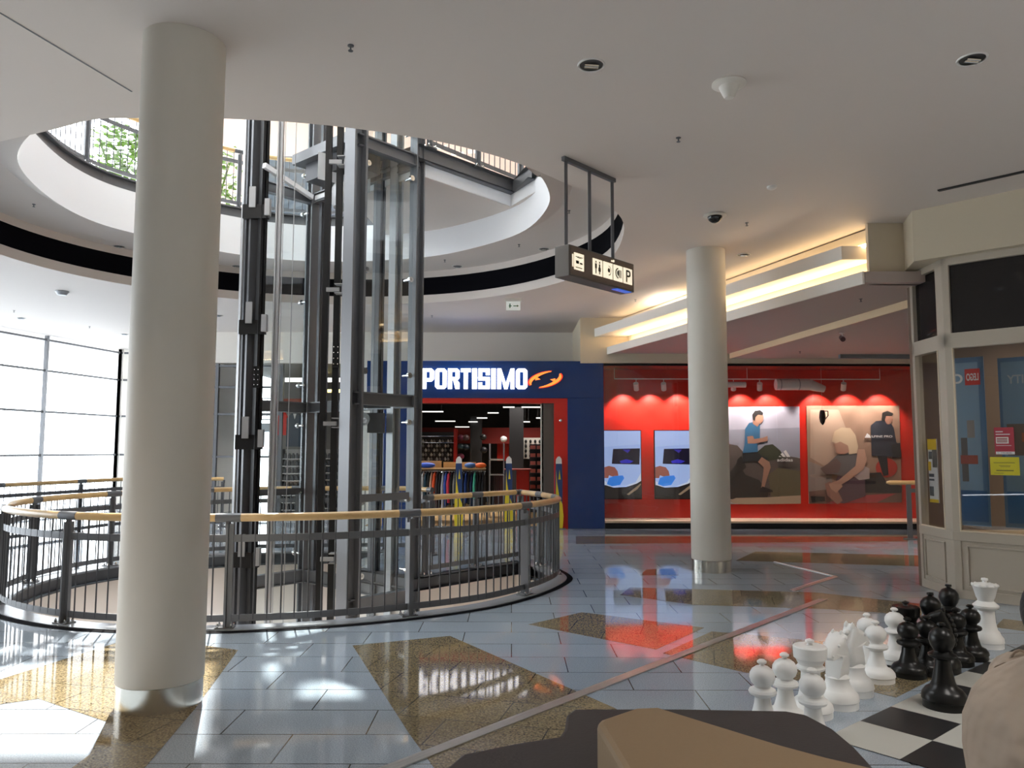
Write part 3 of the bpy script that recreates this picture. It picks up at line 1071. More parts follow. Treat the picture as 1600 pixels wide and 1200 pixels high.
# ------------------------------------------------------------------ sports shop front
def pxpoly(pts, Y):
    return [V(a, b, Y) for a, b in pts]
YF = 16.0
xl = V(598, 700, YF)[0]; xo0 = V(637, 700, YF)[0]; xo1 = V(866, 700, YF)[0]; xc = V(887, 700, YF)[0]; xr = V(944, 700, YF)[0]
zt = V(800, 564, YF)[1]; zh = V(750, 622, YF)[1]
sf = empty('shop_front', (0, 0, 0))
tag(sf, 'glossy navy blue shop portal with illuminated white lettering', 'shopfront')
MB().bb(V(573, 600, YF)[0], xr, YF, YF + 0.35, zh, zt).build('header_panel', M_BLUE, sf, bevel=0.01)
MB().bb(xl, xo0, YF + 0.02, YF + 0.35, 0, zh).build('side_panel', M_BLUE, sf, bevel=0.01)
MB().bb(xc, xr, YF - 0.02, YF + 0.35, 0, zh + 0.001).build('side_panel', M_BLUE, sf, bevel=0.01)
MB().bb(xo1, xc, YF + 0.03, YF + 0.35, 0, zh).build('red_reveal', M_RED, sf)
MB().bb(xo0, xo1, YF + 0.03, YF + 0.35, zh - 0.10, zh).build('red_lintel', M_RED, sf)
MB().bb(V(847, 700, YF)[0], xo1, YF + 0.10, YF + 0.45, 0, zh - 0.10).build('brown_reveal', M_BROWN, sf)
MB().bb(V(845, 700, YF)[0], V(849, 700, YF)[0], YF + 0.1, YF + 0.2, 0.0, zh - 0.12).build('rounded_edge_lamp', mat('pale_edge', (0.6, 0.58, 0.52), 0.4), sf)
MB().sphere((V(876, 657, YF)[0], YF + 0.02, V(876, 657, YF)[1]), 0.035, 12).build('alarm_dome', M_CHROME, sf, smooth=True)
# lettering SPORTISIMO: block strokes built letter by letter, plus font mesh fallback
zb0, zb1 = V(740, 608, YF)[1], V(740, 576, YF)[1]
xs0, xs1 = V(640, 592, YF)[0], V(824, 592, YF)[0]
LW = {'S': 1, 'P': 1, 'O': 1, 'R': 1, 'T': .86, 'I': .42, 'M': 1.5}
word = 'SPORTISIMO'
H_ = zb1 - zb0
tw = sum(LW[c] for c in word) + 0.11 * (len(word) - 1)
unit = (xs1 - xs0) / tw
def letter(c, x, w, z, h):
    """heavy condensed capitals as xz polygons"""
    s = 0.35 * unit           # stem
    b = 0.16 * h              # bar height
    P = []
    R = lambda a0, a1, c0, c1: P.append([(x + a0, z + c0), (x + a1, z + c0), (x + a1, z + c1), (x + a0, z + c1)])
    if c == 'I':
        R(0, w, 0, h)
    elif c == 'T':
        R(0, w, h - b * 1.1, h); R(w / 2 - s / 2, w / 2 + s / 2, 0, h - b * 1.1)
    elif c == 'O':
        k = 0.11 * h
        P.append([(x, z + k), (x + k, z), (x + w - k, z), (x + w, z + k), (x + w, z + b), (x, z + b)])
        P.append([(x, z + h - b), (x + w, z + h - b), (x + w, z + h - k), (x + w - k, z + h), (x + k, z + h), (x, z + h - k)])
        R(0, s, b, h - b); R(w - s, w, b, h - b)
    elif c == 'P':
        R(0, s, 0, h)
        k = 0.11 * h
        P.append([(x + s, z + h - b), (x + w, z + h - b), (x + w, z + h - k), (x + w - k, z + h), (x + s, z + h)])
        P.append([(x + s, z + h * .36), (x + w - k, z + h * .36), (x + w, z + h * .36 + k), (x + w, z + h * .36 + b), (x + s, z + h * .36 + b)])
        R(w - s, w, h * .36 + b, h - b)
    elif c == 'R':
        R(0, s, 0, h)
        k = 0.11 * h
        P.append([(x + s, z + h - b), (x + w, z + h - b), (x + w, z + h - k), (x + w - k, z + h), (x + s, z + h)])
        P.append([(x + s, z + h * .42), (x + w - k, z + h * .42), (x + w, z + h * .42 + k), (x + w, z + h * .42 + b), (x + s, z + h * .42 + b)]); R(w - s, w, h * .42 + b, h - b)
        P.append([(x + w - s, z), (x + w, z), (x + w, z + h * .30), (x + w - k, z + h * .42), (x + w - s - k, z + h * .42)])
    elif c == 'S':
        R(0, w, h - b, h); R(0, w, 0, b); R(0, s, h * .5, h - b); R(w - s, w, h * .68, h - b)
        R(0, s, b, h * .32); R(w - s, w, b, h * .5); R(0, w, h * .5 - b * .55, h * .5 + b * .55)
    elif c == 'M':
        R(0, s, 0, h); R(w - s, w, 0, h)
        P.append([(x + s, z + h), (x + s, z + h * .55), (x + w * .4, z), (x + w * .6, z), (x + w * .5, z + h * .30)])
        P.append([(x + w - s, z + h), (x + w * .5, z + h * .30), (x + w * .6, z), (x + w - s, z + h * .55)])
    return P
x = xs0
for c in word:
    w = LW[c] * unit
    b = MB()
    for poly in letter(c, x, w, zb0, H_):
        b.yprism(poly, YF - 0.05, YF - 0.002)
    b.build('sign_letter', M_LETTER, sf)
    x += w + 0.11 * unit
# emblem: two orange crescents with spikes
cxp, czp = V(852, 593, YF)
M_OR = mat('lit_orange', (1, 0.4, 0.1), 0.4, emit=(1, 0.23, 0.03), estr=1.5)
M_RO = mat('lit_red', (0.8, 0.05, 0.03), 0.4, emit=(0.8, 0.02, 0.02), estr=0.6)
def emblem(k, y0, y1, m):
    b = MB()
    for sgn in (1, -1):
        o, i = [], []
        for j in range(13):
            t = math.radians(62 + (200 - 62) * j / 12)
            ro = 1.0 * k
            th = 0.26 * math.sin(PI * (j + 0.6) / 13.2) + 0.02
            ca, sa = math.cos(t), math.sin(t)
            o.append((ca * 0.345 * ro, sa * 0.155 * ro))
            i.append((ca * 0.345 * (ro - th), sa * 0.155 * (ro - th * 1.25)))
        poly = o + i[::-1]
        tl = 0.22
        pts = []
        for (px_, pz_) in poly:
            X, Z = px_ * math.cos(tl) - pz_ * math.sin(tl), px_ * math.sin(tl) + pz_ * math.cos(tl)
            pts.append((cxp + sgn * X, czp + sgn * Z))
        b.yprism(pts, y0, y1)
        b.yprism([(cxp + sgn * -0.21, czp + sgn * -0.02), (cxp + sgn * -0.10, czp + sgn * 0.0), (cxp + sgn * -0.2, czp + sgn * 0.06)], y0, y1)
    return b.build('sign_emblem', m, sf)
emblem(1.08, YF - 0.03, YF - 0.002, M_RO)
emblem(1.0, YF - 0.045, YF - 0.031, M_OR)

# ---- inside the shop
def cm(r, g, b):
    return mat('cloth_%d_%d_%d' % (r * 100, g * 100, b * 100), (r, g, b), 0.8)
struct(MB().bb(-3.1, 1.7, 16.5, 24, 0.0, 0.004).build('floor_shop', mat('shop_floor', (0.42, 0.28, 0.14), 0.25)))
for i, (x0, x1, py, Y) in enumerate(((786, 804, 636, 19), (762, 779, 645, 19.8), (745, 761, 653, 20.6), (732, 746, 659, 21.4), (711, 733, 667, 22.4), (711, 724, 669, 23), (780, 790, 669, 22.4), (818, 828, 659, 21.2), (838, 848, 653, 20.3), (815, 846, 636, 19), (680, 711, 658, 21.2), (656, 692, 643, 19.4))):
    a, z = V(x0, py, Y); b2, _ = V(x1, py, Y)
    z = min(z, 3.2)
    o = MB().bb(a, b2, Y, Y + 0.12, z - 0.012, z + 0.012).build('ceiling_lamp', M_STRIP)
    MB().bar((a + 0.04, Y + 0.06, z), (a + 0.04, Y + 0.06, 3.28), 0.006, 0.006).bar((b2 - 0.04, Y + 0.06, z), (b2 - 0.04, Y + 0.06, 3.28), 0.006, 0.006).build('hanger_wires', M_DARK, o)
    tag(o, 'slim white lamp hanging under the dark shop ceiling', 'lamp', 'slim lamps under the dark shop ceiling')
    o['kind'] = 'thing'
# display wall of small goods, left; with red column
def wallboard(x0, x1, y0, y1, Y, m):
    a, z1 = V(x0, y0, Y); b, z0 = V(x1, y1, Y)
    return a, b, z0, z1
a, b2, z0, z1 = wallboard(640, 709, 675, 722, 22.0, None)
wb = MB().bb(a, b2, 22.0, 22.1, z0, z1).build('display_board', mat('board_dark', (0.06, 0.055, 0.055), 0.5))
tag(wb, 'dark slatted display board hung with rows of small shiny goods', 'display board')
b = MB()
for i in range(2):
    z = z1 - 0.12 - i * 0.18
    b.bb(a, b2, 21.9, 22.0, z - 0.01, z + 0.01)
b.build('shelf', M_CHROME, wb)
cols = [mat('goods_white', (0.7, 0.7, 0.7), 0.3), mat('goods_dark', (0.05, 0.05, 0.06), 0.3), mat('goods_grey', (0.3, 0.3, 0.32), 0.3)]
protos = [MB().sphere((0, 0, 0), 0.034, 10, 1.3, 6).box(0, -0.02, 0.035, 0.02, 0.02, 0.05).box(0, 0.02, 0.05, 0.01, 0.06, 0.01).build('small_ball', c, smooth=True) for c in cols]
first = [True] * 3
k = 0
for r in range(5):
    for c in range(15):
        pid = (r * 7 + c * 5) % 3
        o = protos[pid] if first[pid] else protos[pid].copy()
        if not first[pid]:
            COL.objects.link(o)
        first[pid] = False
        o.location = (a + 0.08 + c * (b2 - a - 0.16) / 14, 21.93, z0 + 0.08 + r * 0.125)
        tag(o, 'small %s packaged item hanging in rows on the dark display board' % ('white', 'black', 'grey')[pid], 'packaged item', '%s small goods on the display board' % ('white', 'black', 'grey')[pid])
# red pillars and dark pillars
for (x0, x1, y0, y1, Y, m, lab) in ((709, 714, 670, 725, 21.8, M_RED, 'narrow bright red pillar beside the board of small goods'), (777, 795, 670, 720, 22.5, M_RED, 'red wall panel behind the second ski-shaped gate'),
                                     (796, 818, 636, 800, 20.5, M_DARK, 'wide black pillar in the middle of the sports shop'), (735, 752, 650, 800, 21.5, M_DARK, 'black pillar left of the wide one in the shop')):
    aa, zz1 = V(x0, y0, Y); bb_, zz0 = V(x1, y1, Y)
    o = MB().bb(aa, bb_, Y, Y + 0.3, max(0, zz0 if y1 < 790 else 0), min(zz1, 3.25)).build('pillar' if 'pillar' in lab else 'wall_panel', m)
    tag(o, lab, 'pillar' if 'pillar' in lab else 'panel')
aa, zz1 = V(650, 668, 22.1); bb_, zz0 = V(850, 685, 22.1)
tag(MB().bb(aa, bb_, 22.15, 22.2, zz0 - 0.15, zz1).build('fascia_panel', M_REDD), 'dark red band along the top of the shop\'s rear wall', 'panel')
# shoe wall pale board at right
aa, zz1 = V(817, 684, 21); bb_, zz0 = V(848, 717, 21)
wb2 = MB().bb(aa, bb_, 21, 21.1, zz0, zz1).build('display_board', mat('board_pale', (0.6, 0.55, 0.5), 0.5))
tag(wb2, 'pale display board with a few small dark items, right side of shop', 'display board')
pr = None
for r in range(4):
    for c in range(4):
        o = MB().sphere((0, 0, 0), 0.035, 8, 1.4, 5).build('hanging_item', M_BLACK) if pr is None else pr.copy()
        if pr:
            COL.objects.link(o)
        pr = pr or o
        o.location = (aa + 0.08 + c * (bb_ - aa - 0.16) / 3, 20.96, zz0 + 0.08 + r * 0.13)
        tag(o, 'small black item hanging on the pale display board', 'packaged item', 'black items on the pale board')
# backpacks / caps stack
for i, (px, py, c, lab) in enumerate(((720, 684, (0.16, 0.02, 0.05), 'maroon cap, topmost left of the cap stand'), (728, 684, (0.12, 0.07, 0.07), 'brown cap, topmost right of the cap stand'), (720, 698, (0.03, 0.06, 0.07), 'teal cap in the cap stand\'s middle row, left'), (728, 699, (0.02, 0.03, 0.04), 'black cap in the cap stand\'s middle row, right'), (720, 713, (0.2, 0.03, 0.06), 'wine red cap, lowest on the cap stand'), (755, 683, (0.02, 0.02, 0.02), 'black helmet high on the white strip'), (756, 703, (0.02, 0.02, 0.025), 'black helmet low under the other helmet'), (787, 686, (0.7, 0.7, 0.7), 'white and black helmet on the red panel'))):
    xx, zz = V(px, py, 21.2)
    o = MB().sphere((0, 0, 0), 0.095, 14, 0.9, 8).box(0, -0.1, -0.03, 0.13, 0.09, 0.015).build('sports_hat' if i < 5 else 'helmet', mat('cap%d' % i, c, 0.4), smooth=True, loc=(xx, 21.2, zz))
    tag(o, lab, 'cap' if i < 5 else 'helmet')
# garment rack
YG = 17.6
ra, rz_ = V(654, 736, YG); rb, _ = V(759, 736, YG)
rack = empty('garment_rack', (ra, YG, 0))
tag(rack, 'long chrome garment rack with a wooden top shelf inside the shop entrance', 'garment rack')
MB().tube([(0, 0, rz_), (rb - ra, 0, rz_)], 0.018, 10).build('rail', M_CHROME, rack, smooth=True)
for f in (0.02, 0.35, 0.68, 0.98):
    MB().tube([((rb - ra) * f, 0, 0), ((rb - ra) * f, 0, rz_)], 0.016, 8).build('upright', M_CHROME, rack, smooth=True)
MB().bb(0, (rb - ra), -0.2, 0.2, rz_ + 0.04, rz_ + 0.07).build('top_shelf', mat('shelf_wood', (0.5, 0.3, 0.12), 0.5), rack)
MB().bb(0, (rb - ra) * 0.33, 0.16, 0.2, rz_ + 0.07, rz_ + 0.23).bb((rb - ra) * 0.36, (rb - ra) * 0.85, 0.16, 0.2, rz_ + 0.07, rz_ + 0.2).build('shelf_back', mat('shelf_wood', (0.5, 0.3, 0.12), 0.5), rack)
gc = [('black', (0.012, 0.012, 0.014)), ('white', (0.6, 0.6, 0.58)), ('dark teal', (0.02, 0.06, 0.09)), ('black', (0.012, 0.012, 0.014)), ('cream', (0.62, 0.42, 0.3)), ('orange', (0.85, 0.1, 0.02)), ('dark brown', (0.05, 0.035, 0.04)),
      ('black', (0.012, 0.012, 0.014)), ('pale grey', (0.5, 0.5, 0.55)), ('royal blue', (0.03, 0.08, 0.4)), ('pink red', (0.7, 0.05, 0.08)), ('black', (0.012, 0.012, 0.014)), ('grey', (0.25, 0.25, 0.22)), ('black', (0.012, 0.012, 0.014)),
      ('khaki', (0.3, 0.26, 0.15)), ('black', (0.012, 0.012, 0.014)), ('dark blue', (0.02, 0.06, 0.25)), ('black', (0.012, 0.012, 0.014)), ('navy', (0.01, 0.02, 0.07)), ('mint green', (0.1, 0.6, 0.42)), ('black', (0.012, 0.012, 0.014)), ('black', (0.012, 0.012, 0.014)), ('charcoal', (0.03, 0.03, 0.035))]
ordn = ['first', 'second', 'third', 'fourth', 'fifth', 'sixth', 'seventh', 'eighth', 'ninth', 'tenth', 'eleventh', 'twelfth', 'thirteenth', 'fourteenth', 'fifteenth', 'sixteenth', 'seventeenth', 'eighteenth', 'nineteenth', 'twentieth', 'twenty-first', 'twenty-second', 'twenty-third']
def garment_mb():
    b = MB()
    rows = [(0.0, 0.015, 0.05), (-0.05, 0.035, 0.2), (-0.14, 0.045, 0.24), (-0.35, 0.04, 0.22), (-0.6, 0.05, 0.23), (-0.78, 0.045, 0.22)]
    vs, fs = [], []
    n = 12
    for (z, rx, ry) in rows:
        for k in range(n):
            t = 2 * PI * k / n
            vs.append((rx * math.cos(t) * (1 + 0.15 * math.sin(3 * t + z * 9)), ry * math.sin(t), z))
    for i in range(len(rows) - 1):
        for k in range(n):
            fs.append((i * n + k, i * n + (k + 1) % n, (i + 1) * n + (k + 1) % n, (i + 1) * n + k))
    fs.append(tuple(range(n)))
    fs.append(tuple((len(rows) - 1) * n + k for k in range(n)))
    b.add(vs, fs)
    b.tube([(0, 0.14, -0.08), (0.012, 0.23, -0.3), (0.01, 0.2, -0.55)], [0.04, 0.035, 0.028], 8)
    b.tube([(0, -0.14, -0.08), (-0.012, -0.23, -0.3), (-0.01, -0.22, -0.55)], [0.04, 0.035, 0.028], 8)
    return b
gcount = {}
for i, (nm, c) in enumerate(gc):
    o = garment_mb().build('sports_jacket', cm(*c), smooth=True, loc=(ra + 0.05 + (rb - ra - 0.1) * i / (len(gc) - 1), YG, rz_ - 0.03))
    o.scale = (0.9 + 0.3 * random.random(), 1, 0.85 + 0.25 * random.random())
    MB().tube([(0, 0, 0.05), (0, 0, 0)], 0.006, 6).build('hanger_hook', M_CHROME, o)
    tag(o, '%s jacket on the long rack, %s from the lift end' % (nm, ordn[i]), 'jacket', 'jackets on the long rack')
for i, (px, c, lab) in enumerate(((667, (0.02, 0.08, 0.5), 'royal blue folded bags on the rack\'s top shelf'), (735, (0.03, 0.12, 0.4), 'blue gym bag on the rack\'s top shelf'), (751, (0.85, 0.16, 0.03), 'orange gym bag at the end of the rack\'s top shelf'))):
    xx, zz = V(px, 728, YG)
    o = MB().sphere((0, 0, 0), 0.09, 14, 0.7, 8).build('gym_bag', mat('bag%d' % i, c, 0.6), smooth=True, loc=(xx, YG - 0.02, rz_ + 0.13))
    o.scale = (1.5 if i else 2.2, 1, 1)
    tag(o, lab, 'bag')
# second rack, counter, shoe shelves on the right
xa, _ = V(764, 800, 18.6); xb, _ = V(788, 800, 18.6)
rk = empty('garment_rack', (xa, 18.6, 0))
tag(rk, 'short grey arched garment rack with dark trousers behind the ski gates', 'garment rack')
MB().bb(0, 0.03, -0.2, 0.2, 0, 1.75).bb(xb - xa - 0.03, xb - xa, -0.2, 0.2, 0, 1.75).build('end_frame', M_GREYL, rk)
MB().bb(0, xb - xa, -0.2, 0.2, 1.35, 1.39).bb(0, xb - xa, -0.2, 0.2, 1.0, 1.03).build('shelf', M_CHROME, rk)
for i in range(6):
    o = MB().box(0, 0, -0.35, 0.04, 0.3, 0.7).box(0, 0, 0.0, 0.05, 0.32, 0.04).build('trousers', cm(0.035 + 0.01 * i, 0.03, 0.035), loc=(xa + 0.06 + i * 0.05, 18.6, 1.0 - 0.02))
    tag(o, 'dark pair of trousers hanging on the short arched rack', 'trousers', 'dark trousers on the short rack')
xa, _ = V(807, 800, 19); xb, _ = V(827, 800, 19); _, zz = V(810, 735, 19)
o = MB().bb(xa, xb, 19, 19.6, 0, zz).build('counter', M_RED, bevel=0.01)
tag(o, 'red sales counter inside the sports shop', 'counter')
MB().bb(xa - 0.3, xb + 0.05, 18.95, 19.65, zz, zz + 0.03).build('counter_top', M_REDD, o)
xa, _ = V(828, 800, 19.8); xb, _ = V(850, 800, 19.8)
sh = empty('shoe_shelf', (xa, 19.8, 0))
tag(sh, 'dark stepped shelf stacked with shoe boxes at the shop\'s right side', 'shelf')
MB().bb(0, xb - xa, 0.3, 0.34, 0, 1.75).build('back_panel', M_DARK, sh)
for i in range(8):
    MB().bb(0, xb - xa, 0, 0.3, 0.2 + i * 0.2, 0.215 + i * 0.2).build('shelf', M_DARK, sh)
pr = None
for r in range(8):
    for c in range(2):
        o = MB().box(0, 0, 0.05, 0.13, 0.2, 0.09).build('shoe_box', mat('box_red', (0.45, 0.12, 0.09), 0.6)) if pr is None else pr.copy()
        if pr:
            COL.objects.link(o)
        pr = pr or o
        o.location = (xa + 0.08 + c * 0.17, 19.93, 0.216 + r * 0.2)
        tag(o, 'small red shoe box on the dark stepped shelf', 'shoe box', 'red shoe boxes on the stepped shelf')
# ski-shaped security gates
M_YEL = mat('yellow_print', (0.75, 0.6, 0.03), 0.4)
M_NAV = mat('navy_print', (0.02, 0.05, 0.16), 0.4)
M_WHT = mat('white_print', (0.75, 0.73, 0.7), 0.4)
for i, (px, lab) in enumerate(((717, 'ski-shaped security gate in yellow and navy, nearest the lift'), (795, 'ski-shaped security gate in yellow and navy, middle one'), (873, 'ski-shaped security gate in yellow and navy, against the red reveal'))):
    Y = 16.12 if i < 2 else 15.93
    xx, zz = V(px, 713, Y)
    g = empty('security_gate', (xx, Y, 0))
    tag(g, lab, 'security gate')
    w = 0.075
    MB().yprism([(-w, 0), (w, 0), (w * 1.25, 0.25), (w * .95, 0.5), (-w * .2, 0.72), (-w * .95, 0.7), (-w * 1.2, 0.25)], -0.02, 0.02).build('yellow_part', M_YEL, g)
    MB().yprism([(-w * .95, 0.7), (-w * .2, 0.72), (w * .95, 0.5), (w, 1.0), (w * .85, 1.32), (-w * .8, 1.32), (-w, 1.0)], -0.02, 0.02).build('navy_part', M_NAV, g)
    MB().yprism([(-w * .8, 1.32), (w * .85, 1.32), (w * .75, zz - 0.05), (w * .2, zz), (-w * .3, zz - 0.01), (-w * .75, zz - 0.06)], -0.02, 0.02).build('white_tip', M_WHT, g)
    MB().yprism([(-w * .8, 0.7), (w * .1, 0.66), (-w * .5, 0.95), (-w * .7, 1.2)], -0.024, -0.02).yprism([(-w * .1, 1.0), (w * .5, 1.0), (w * .2, 1.2)], -0.024, -0.02).build('stripe', M_YEL, g)
    MB().bb(-0.13, 0.13, -0.09, 0.09, 0, 0.012).build('foot_plate', M_GREY, g)

# ---- second shop, behind the lift
t = empty('left_shop_sign', (0, 0, 0))
x0, z1 = V(440, 562, YB); x1, z0 = V(532, 578, YB)
xa, _ = V(437, 700, 19.5); xb, _ = V(456, 700, 19.5)
MB().bb(x0, x1, YB + 0.3, YB + 0.35, 3.2, 3.3).build('lamp_strip', M_STRIP, t)
tag(t, 'pair of white lamp strips under the ceiling of the shop behind the lift', 'lamp')
MB().bb(x0, x1, YB + 2.3, YB + 2.35, 3.1, 3.18).build('lamp_strip', mat('lamp_yellow', (0.9, 0.8, 0.3), 0.4, emit=(1, 0.85, 0.25), estr=1.5), t)
t.name = 'lamp_strips'
for i, (px0, px1, y0, y1, c, lab, nm) in enumerate(((436, 448, 643, 680, (0.7, 0.02, 0.01), 'bright red sports jersey hanging in the shop behind the lift', 'jersey'), (449, 473, 646, 698, (0.03, 0.05, 0.075), 'large dark blue coat hanging in the shop behind the lift', 'coat'), (438, 500, 622, 632, (0.3, 0.05, 0.02), 'rust red banner in the shop behind the lift', 'banner'))):
    a, z1 = V(px0, y0, 19.0); b2, z0 = V(px1, y1, 19.0)
    w = b2 - a
    mb = MB()
    if i < 2:
        mb.yprism([(a, z0), (b2, z0), (b2 + 0.0, z1 - 0.12), (b2 - w * .3, z1), (a + w * .3, z1), (a, z1 - 0.12)], 18.95, 19.05)
    else:
        mb.bb(a, b2, 19.2, 19.25, z0, z1)
    o = mb.build(nm, cm(*c))
    tag(o, lab, nm)
    if i < 2:
        MB().yprism([(a + w * .4, z1 - 0.01), (b2 - w * .4, z1 - 0.01), (a + w * .5, z1 - 0.14)], 18.94, 18.96).build('collar', M_WHT, o)
# goods stand with rows
for q, (px0, px1, Y, lab) in enumerate(((440, 474, 18.8, 'tall white shelf stand full of small dark goods behind the lift'), (497, 530, 19.4, 'dark shelf stand with pale boxes behind the lift rails'))):
    a, z1 = V(px0, 702, Y); b2, _ = V(px1, 702, Y)
    s_ = empty('shelf_stand', (a, Y, 0))
    tag(s_, lab, 'shelf stand')
    MB().bb(0, b2 - a, 0.2, 0.23, 0, z1).build('back_panel', mat('stand_pale', (0.35, 0.34, 0.33), 0.5), s_)
    MB().bb(0, 0.03, 0, 0.2, 0, z1).bb(b2 - a - 0.03, b2 - a, 0, 0.2, 0, z1).build('side_frame', M_DARK, s_)
    pr = None
    for r in range(8):
        z = 0.15 + r * (z1 - 0.2) / 8
        MB().bb(0.03, b2 - a - 0.03, 0, 0.2, z - 0.015, z).build('shelf', M_WHT, s_)
        for c in range(5):
            if pr is None:
                o = MB().box(0, 0, 0.05, 0.055, 0.1, 0.1).box(0, 0, 0.115, 0.03, 0.06, 0.03).build('boxed_item', M_GREYD)
                pr = o
            else:
                o = pr.copy()
                COL.objects.link(o)
            o.location = (a + 0.08 + c * (b2 - a - 0.16) / 4, Y + 0.08, z)
            tag(o, 'small dark item standing in rows on %s' % ('the tall white shelf stand' if q == 0 else 'the dark shelf stand behind the lift rails'), 'item', 'dark items on %s stand' % ('the white' if q == 0 else 'the dark'))
            o['kind'] = 'thing'

# ------------------------------------------------------------------ red display window (window_4)
xd0 = xr + 0.01; xd1 = V(1440, 700, YF)[0] + 0.6
zf = V(1200, 572, YF)[1]
struct(MB().bb(xd0, xd1, YF - 0.03, YF + 0.75, 0, 0.115).build('trim_19', M_BLACK))
struct(MB().bb(xd0, xd1, YF + 0.0, YF + 0.75, 0.10, 0.19).build('sill', mat('sill_beige', (0.65, 0.5, 0.35), 0.5)) if False else MB().bb(xd0, xd1, YF, YF + 0.75, 0.115, 0.155).build('trim_20', mat('sill_beige', (0.7, 0.55, 0.4), 0.5)))
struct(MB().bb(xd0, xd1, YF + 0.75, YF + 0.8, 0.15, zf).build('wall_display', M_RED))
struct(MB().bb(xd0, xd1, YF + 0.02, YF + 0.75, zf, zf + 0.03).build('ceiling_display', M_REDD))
struct(MB().bb(xd1, xd1 + 0.05, YF, YF + 0.8, 0, zf).build('wall_display_right', M_RED))
wf4 = struct(MB().bb(xd0, xd1, YF - 0.02, YF + 0.02, zf, zf + 0.04).build('window_5', M_BLACK), 'large glazed red display window')
for i in range(4):
    a = xd0 + (xd1 - xd0) * i / 4 + 0.004
    MB().bb(a, xd0 + (xd1 - xd0) * (i + 1) / 4 - 0.004, YF + 0.005, YF + 0.013, 0.17, zf).build('pane', M_GLASSS, wf4)
# light track and spots
YT = YF + 0.38
tr = empty('light_track', (0, 0, 0))
ta, tz = V(960, 592, YT); tb, _ = V(1375, 597, YT)
tag(tr, 'white light track along the top of the red display window', 'light track')
MB().bar((ta, YT, tz), (tb, YT, tz), 0.03, 0.02).build('rail', M_WHT, tr)
for x in (ta, (ta + tb) / 2, tb):
    MB().tube([(x, YT, tz), (x, YT, zf)], 0.006, 6).build('hanger', M_WHT, tr)
spots = [994, 1037, 1080, 1146, 1187, 1318]
for i, px in enumerate(spots):
    x, z = V(px, 604, YT)
    s_ = empty('track_spotlight', (x, YT, z))
    tag(s_, 'white track spotlight in the red window, %s from the blue portal' % ordn[i], 'spotlight', 'spotlights on the light track')
    hd = MB().lathe([(0.055, -0.085), (0.055, 0.085)], 0, 0, 0, 20).build('lamp_head', M_WHT, s_, smooth=True)
    hd.rotation_euler = (math.radians(38), math.radians(-12), 0)
    MB().tube([(0, 0, 0.02), (0, 0, tz - z)], 0.01, 8).box(0.06, 0, tz - z, 0.2, 0.025, 0.025).build('arm', M_WHT, s_)
for i, px in enumerate((978, 1021, 1065, 1108, 1165, 1208, 1285, 1335, 1385)):  # rightmost pair is added, without lamp heads, to brighten the brown poster
    x, z = V(px, 604, YT)
    d = bpy.data.lights.new('spot', 'SPOT')
    d.energy = 120; d.color = (1, 0.86, 0.78); d.spot_size = math.radians(95); d.spot_blend = 0.6; d.shadow_soft_size = 0.04
    o = bpy.data.objects.new('spot', d); COL.objects.link(o)
    o.location = (x, YF + 0.42, z - 0.05)
    o.rotation_euler = Vector((0.0, 0.42, -0.85)).to_track_quat('-Z', 'Y').to_euler()
# screens
def scr(px0, px1, lab):
    Y = YF + 0.45
    a, z1 = V(px0, 673, Y); b2, z0 = V(px1, 779, Y)
    s_ = empty('display_screen', (a, Y, 0))
    tag(s_, lab, 'screen', 'screens in the red window')
    w = b2 - a
    h = z1 - z0
    MB().bb(-0.015, w + 0.015, 0.0, 0.07, z0 - 0.015, z1 + 0.015).build('housing', M_BLACK, s_)
    MB().bb(w * .3, w * .7, 0.07, 0.30, z0 + h * .3, z0 + h * .7).build('wall_bracket', M_GREYD, s_)
    def fl(nm, pts, c, k, e=1.0):
        m = mat('scr_%s' % nm, c, 0.3, emit=c, estr=e)
        MB().yprism([(w * u, z1 - h * v) for u, v in pts], -0.001 * k - 0.001, -0.001 * k).build(nm, m, s_)
    fl('picture_wall', [(0, 0), (1, 0), (1, .84), (0, .84)], (0.36, 0.50, 0.84), 1, 0.9)
    fl('picture_top', [(0, 0), (1, 0), (1, .2), (0, .24)], (0.42, 0.56, 0.92), 2, 0.9)
    fl('picture_monitor', [(0.24, .27), (.98, .26), (.96, .5), (.2, .49)], (0.006, 0.006, 0.03), 3, 0.5)
    fl('picture_glow', [(.42, .45), (.6, .42), (.8, .45), (.7, .48), (.45, .48)], (0.03, 0.03, 0.55), 4, 0.8)
    fl('picture_glow_top', [(.5, .28), (.72, .28), (.64, .33)], (0.04, 0.03, 0.4), 4, 0.8)
    fl('picture_table', [(0, .74), (0.2, .82), (.55, .82), (.85, .76), (1, .62), (1, .8), (0, .84)], (0.62, 0.70, 0.85), 3, 0.8)
    fl('picture_dark', [(0, .80), (.25, .84), (.6, .83), (.88, .78), (1, .74), (1, 1), (0, 1)], (0.02, 0.018, 0.018), 4, 0.5)
    fl('picture_hand', [(0, .54), (.12, .52), (.28, .54), (.36, .60), (.38, .66), (.3, .69), (.12, .66), (.1, .70), (0, .70)], (0.35, 0.12, 0.09), 5, 0.7)
    fl('picture_cloth', [(.12, .70), (.26, .67), (.5, .66), (.54, .70), (.42, .80), (.2, .82), (.06, .79)], (0.03, 0.22, 0.75), 6, 0.9)
    fl('picture_twig', [(.6, .94), (.98, .78), (1, .79), (.9, .86), (.66, .95)], (0.4, 0.3, 0.2), 6, 0.5)
    return s_
scr(944, 1002, 'wall screen showing a hand with blue cloth, beside the blue portal')
scr(1023, 1083, 'wall screen showing a hand with blue cloth, beside the pale column')
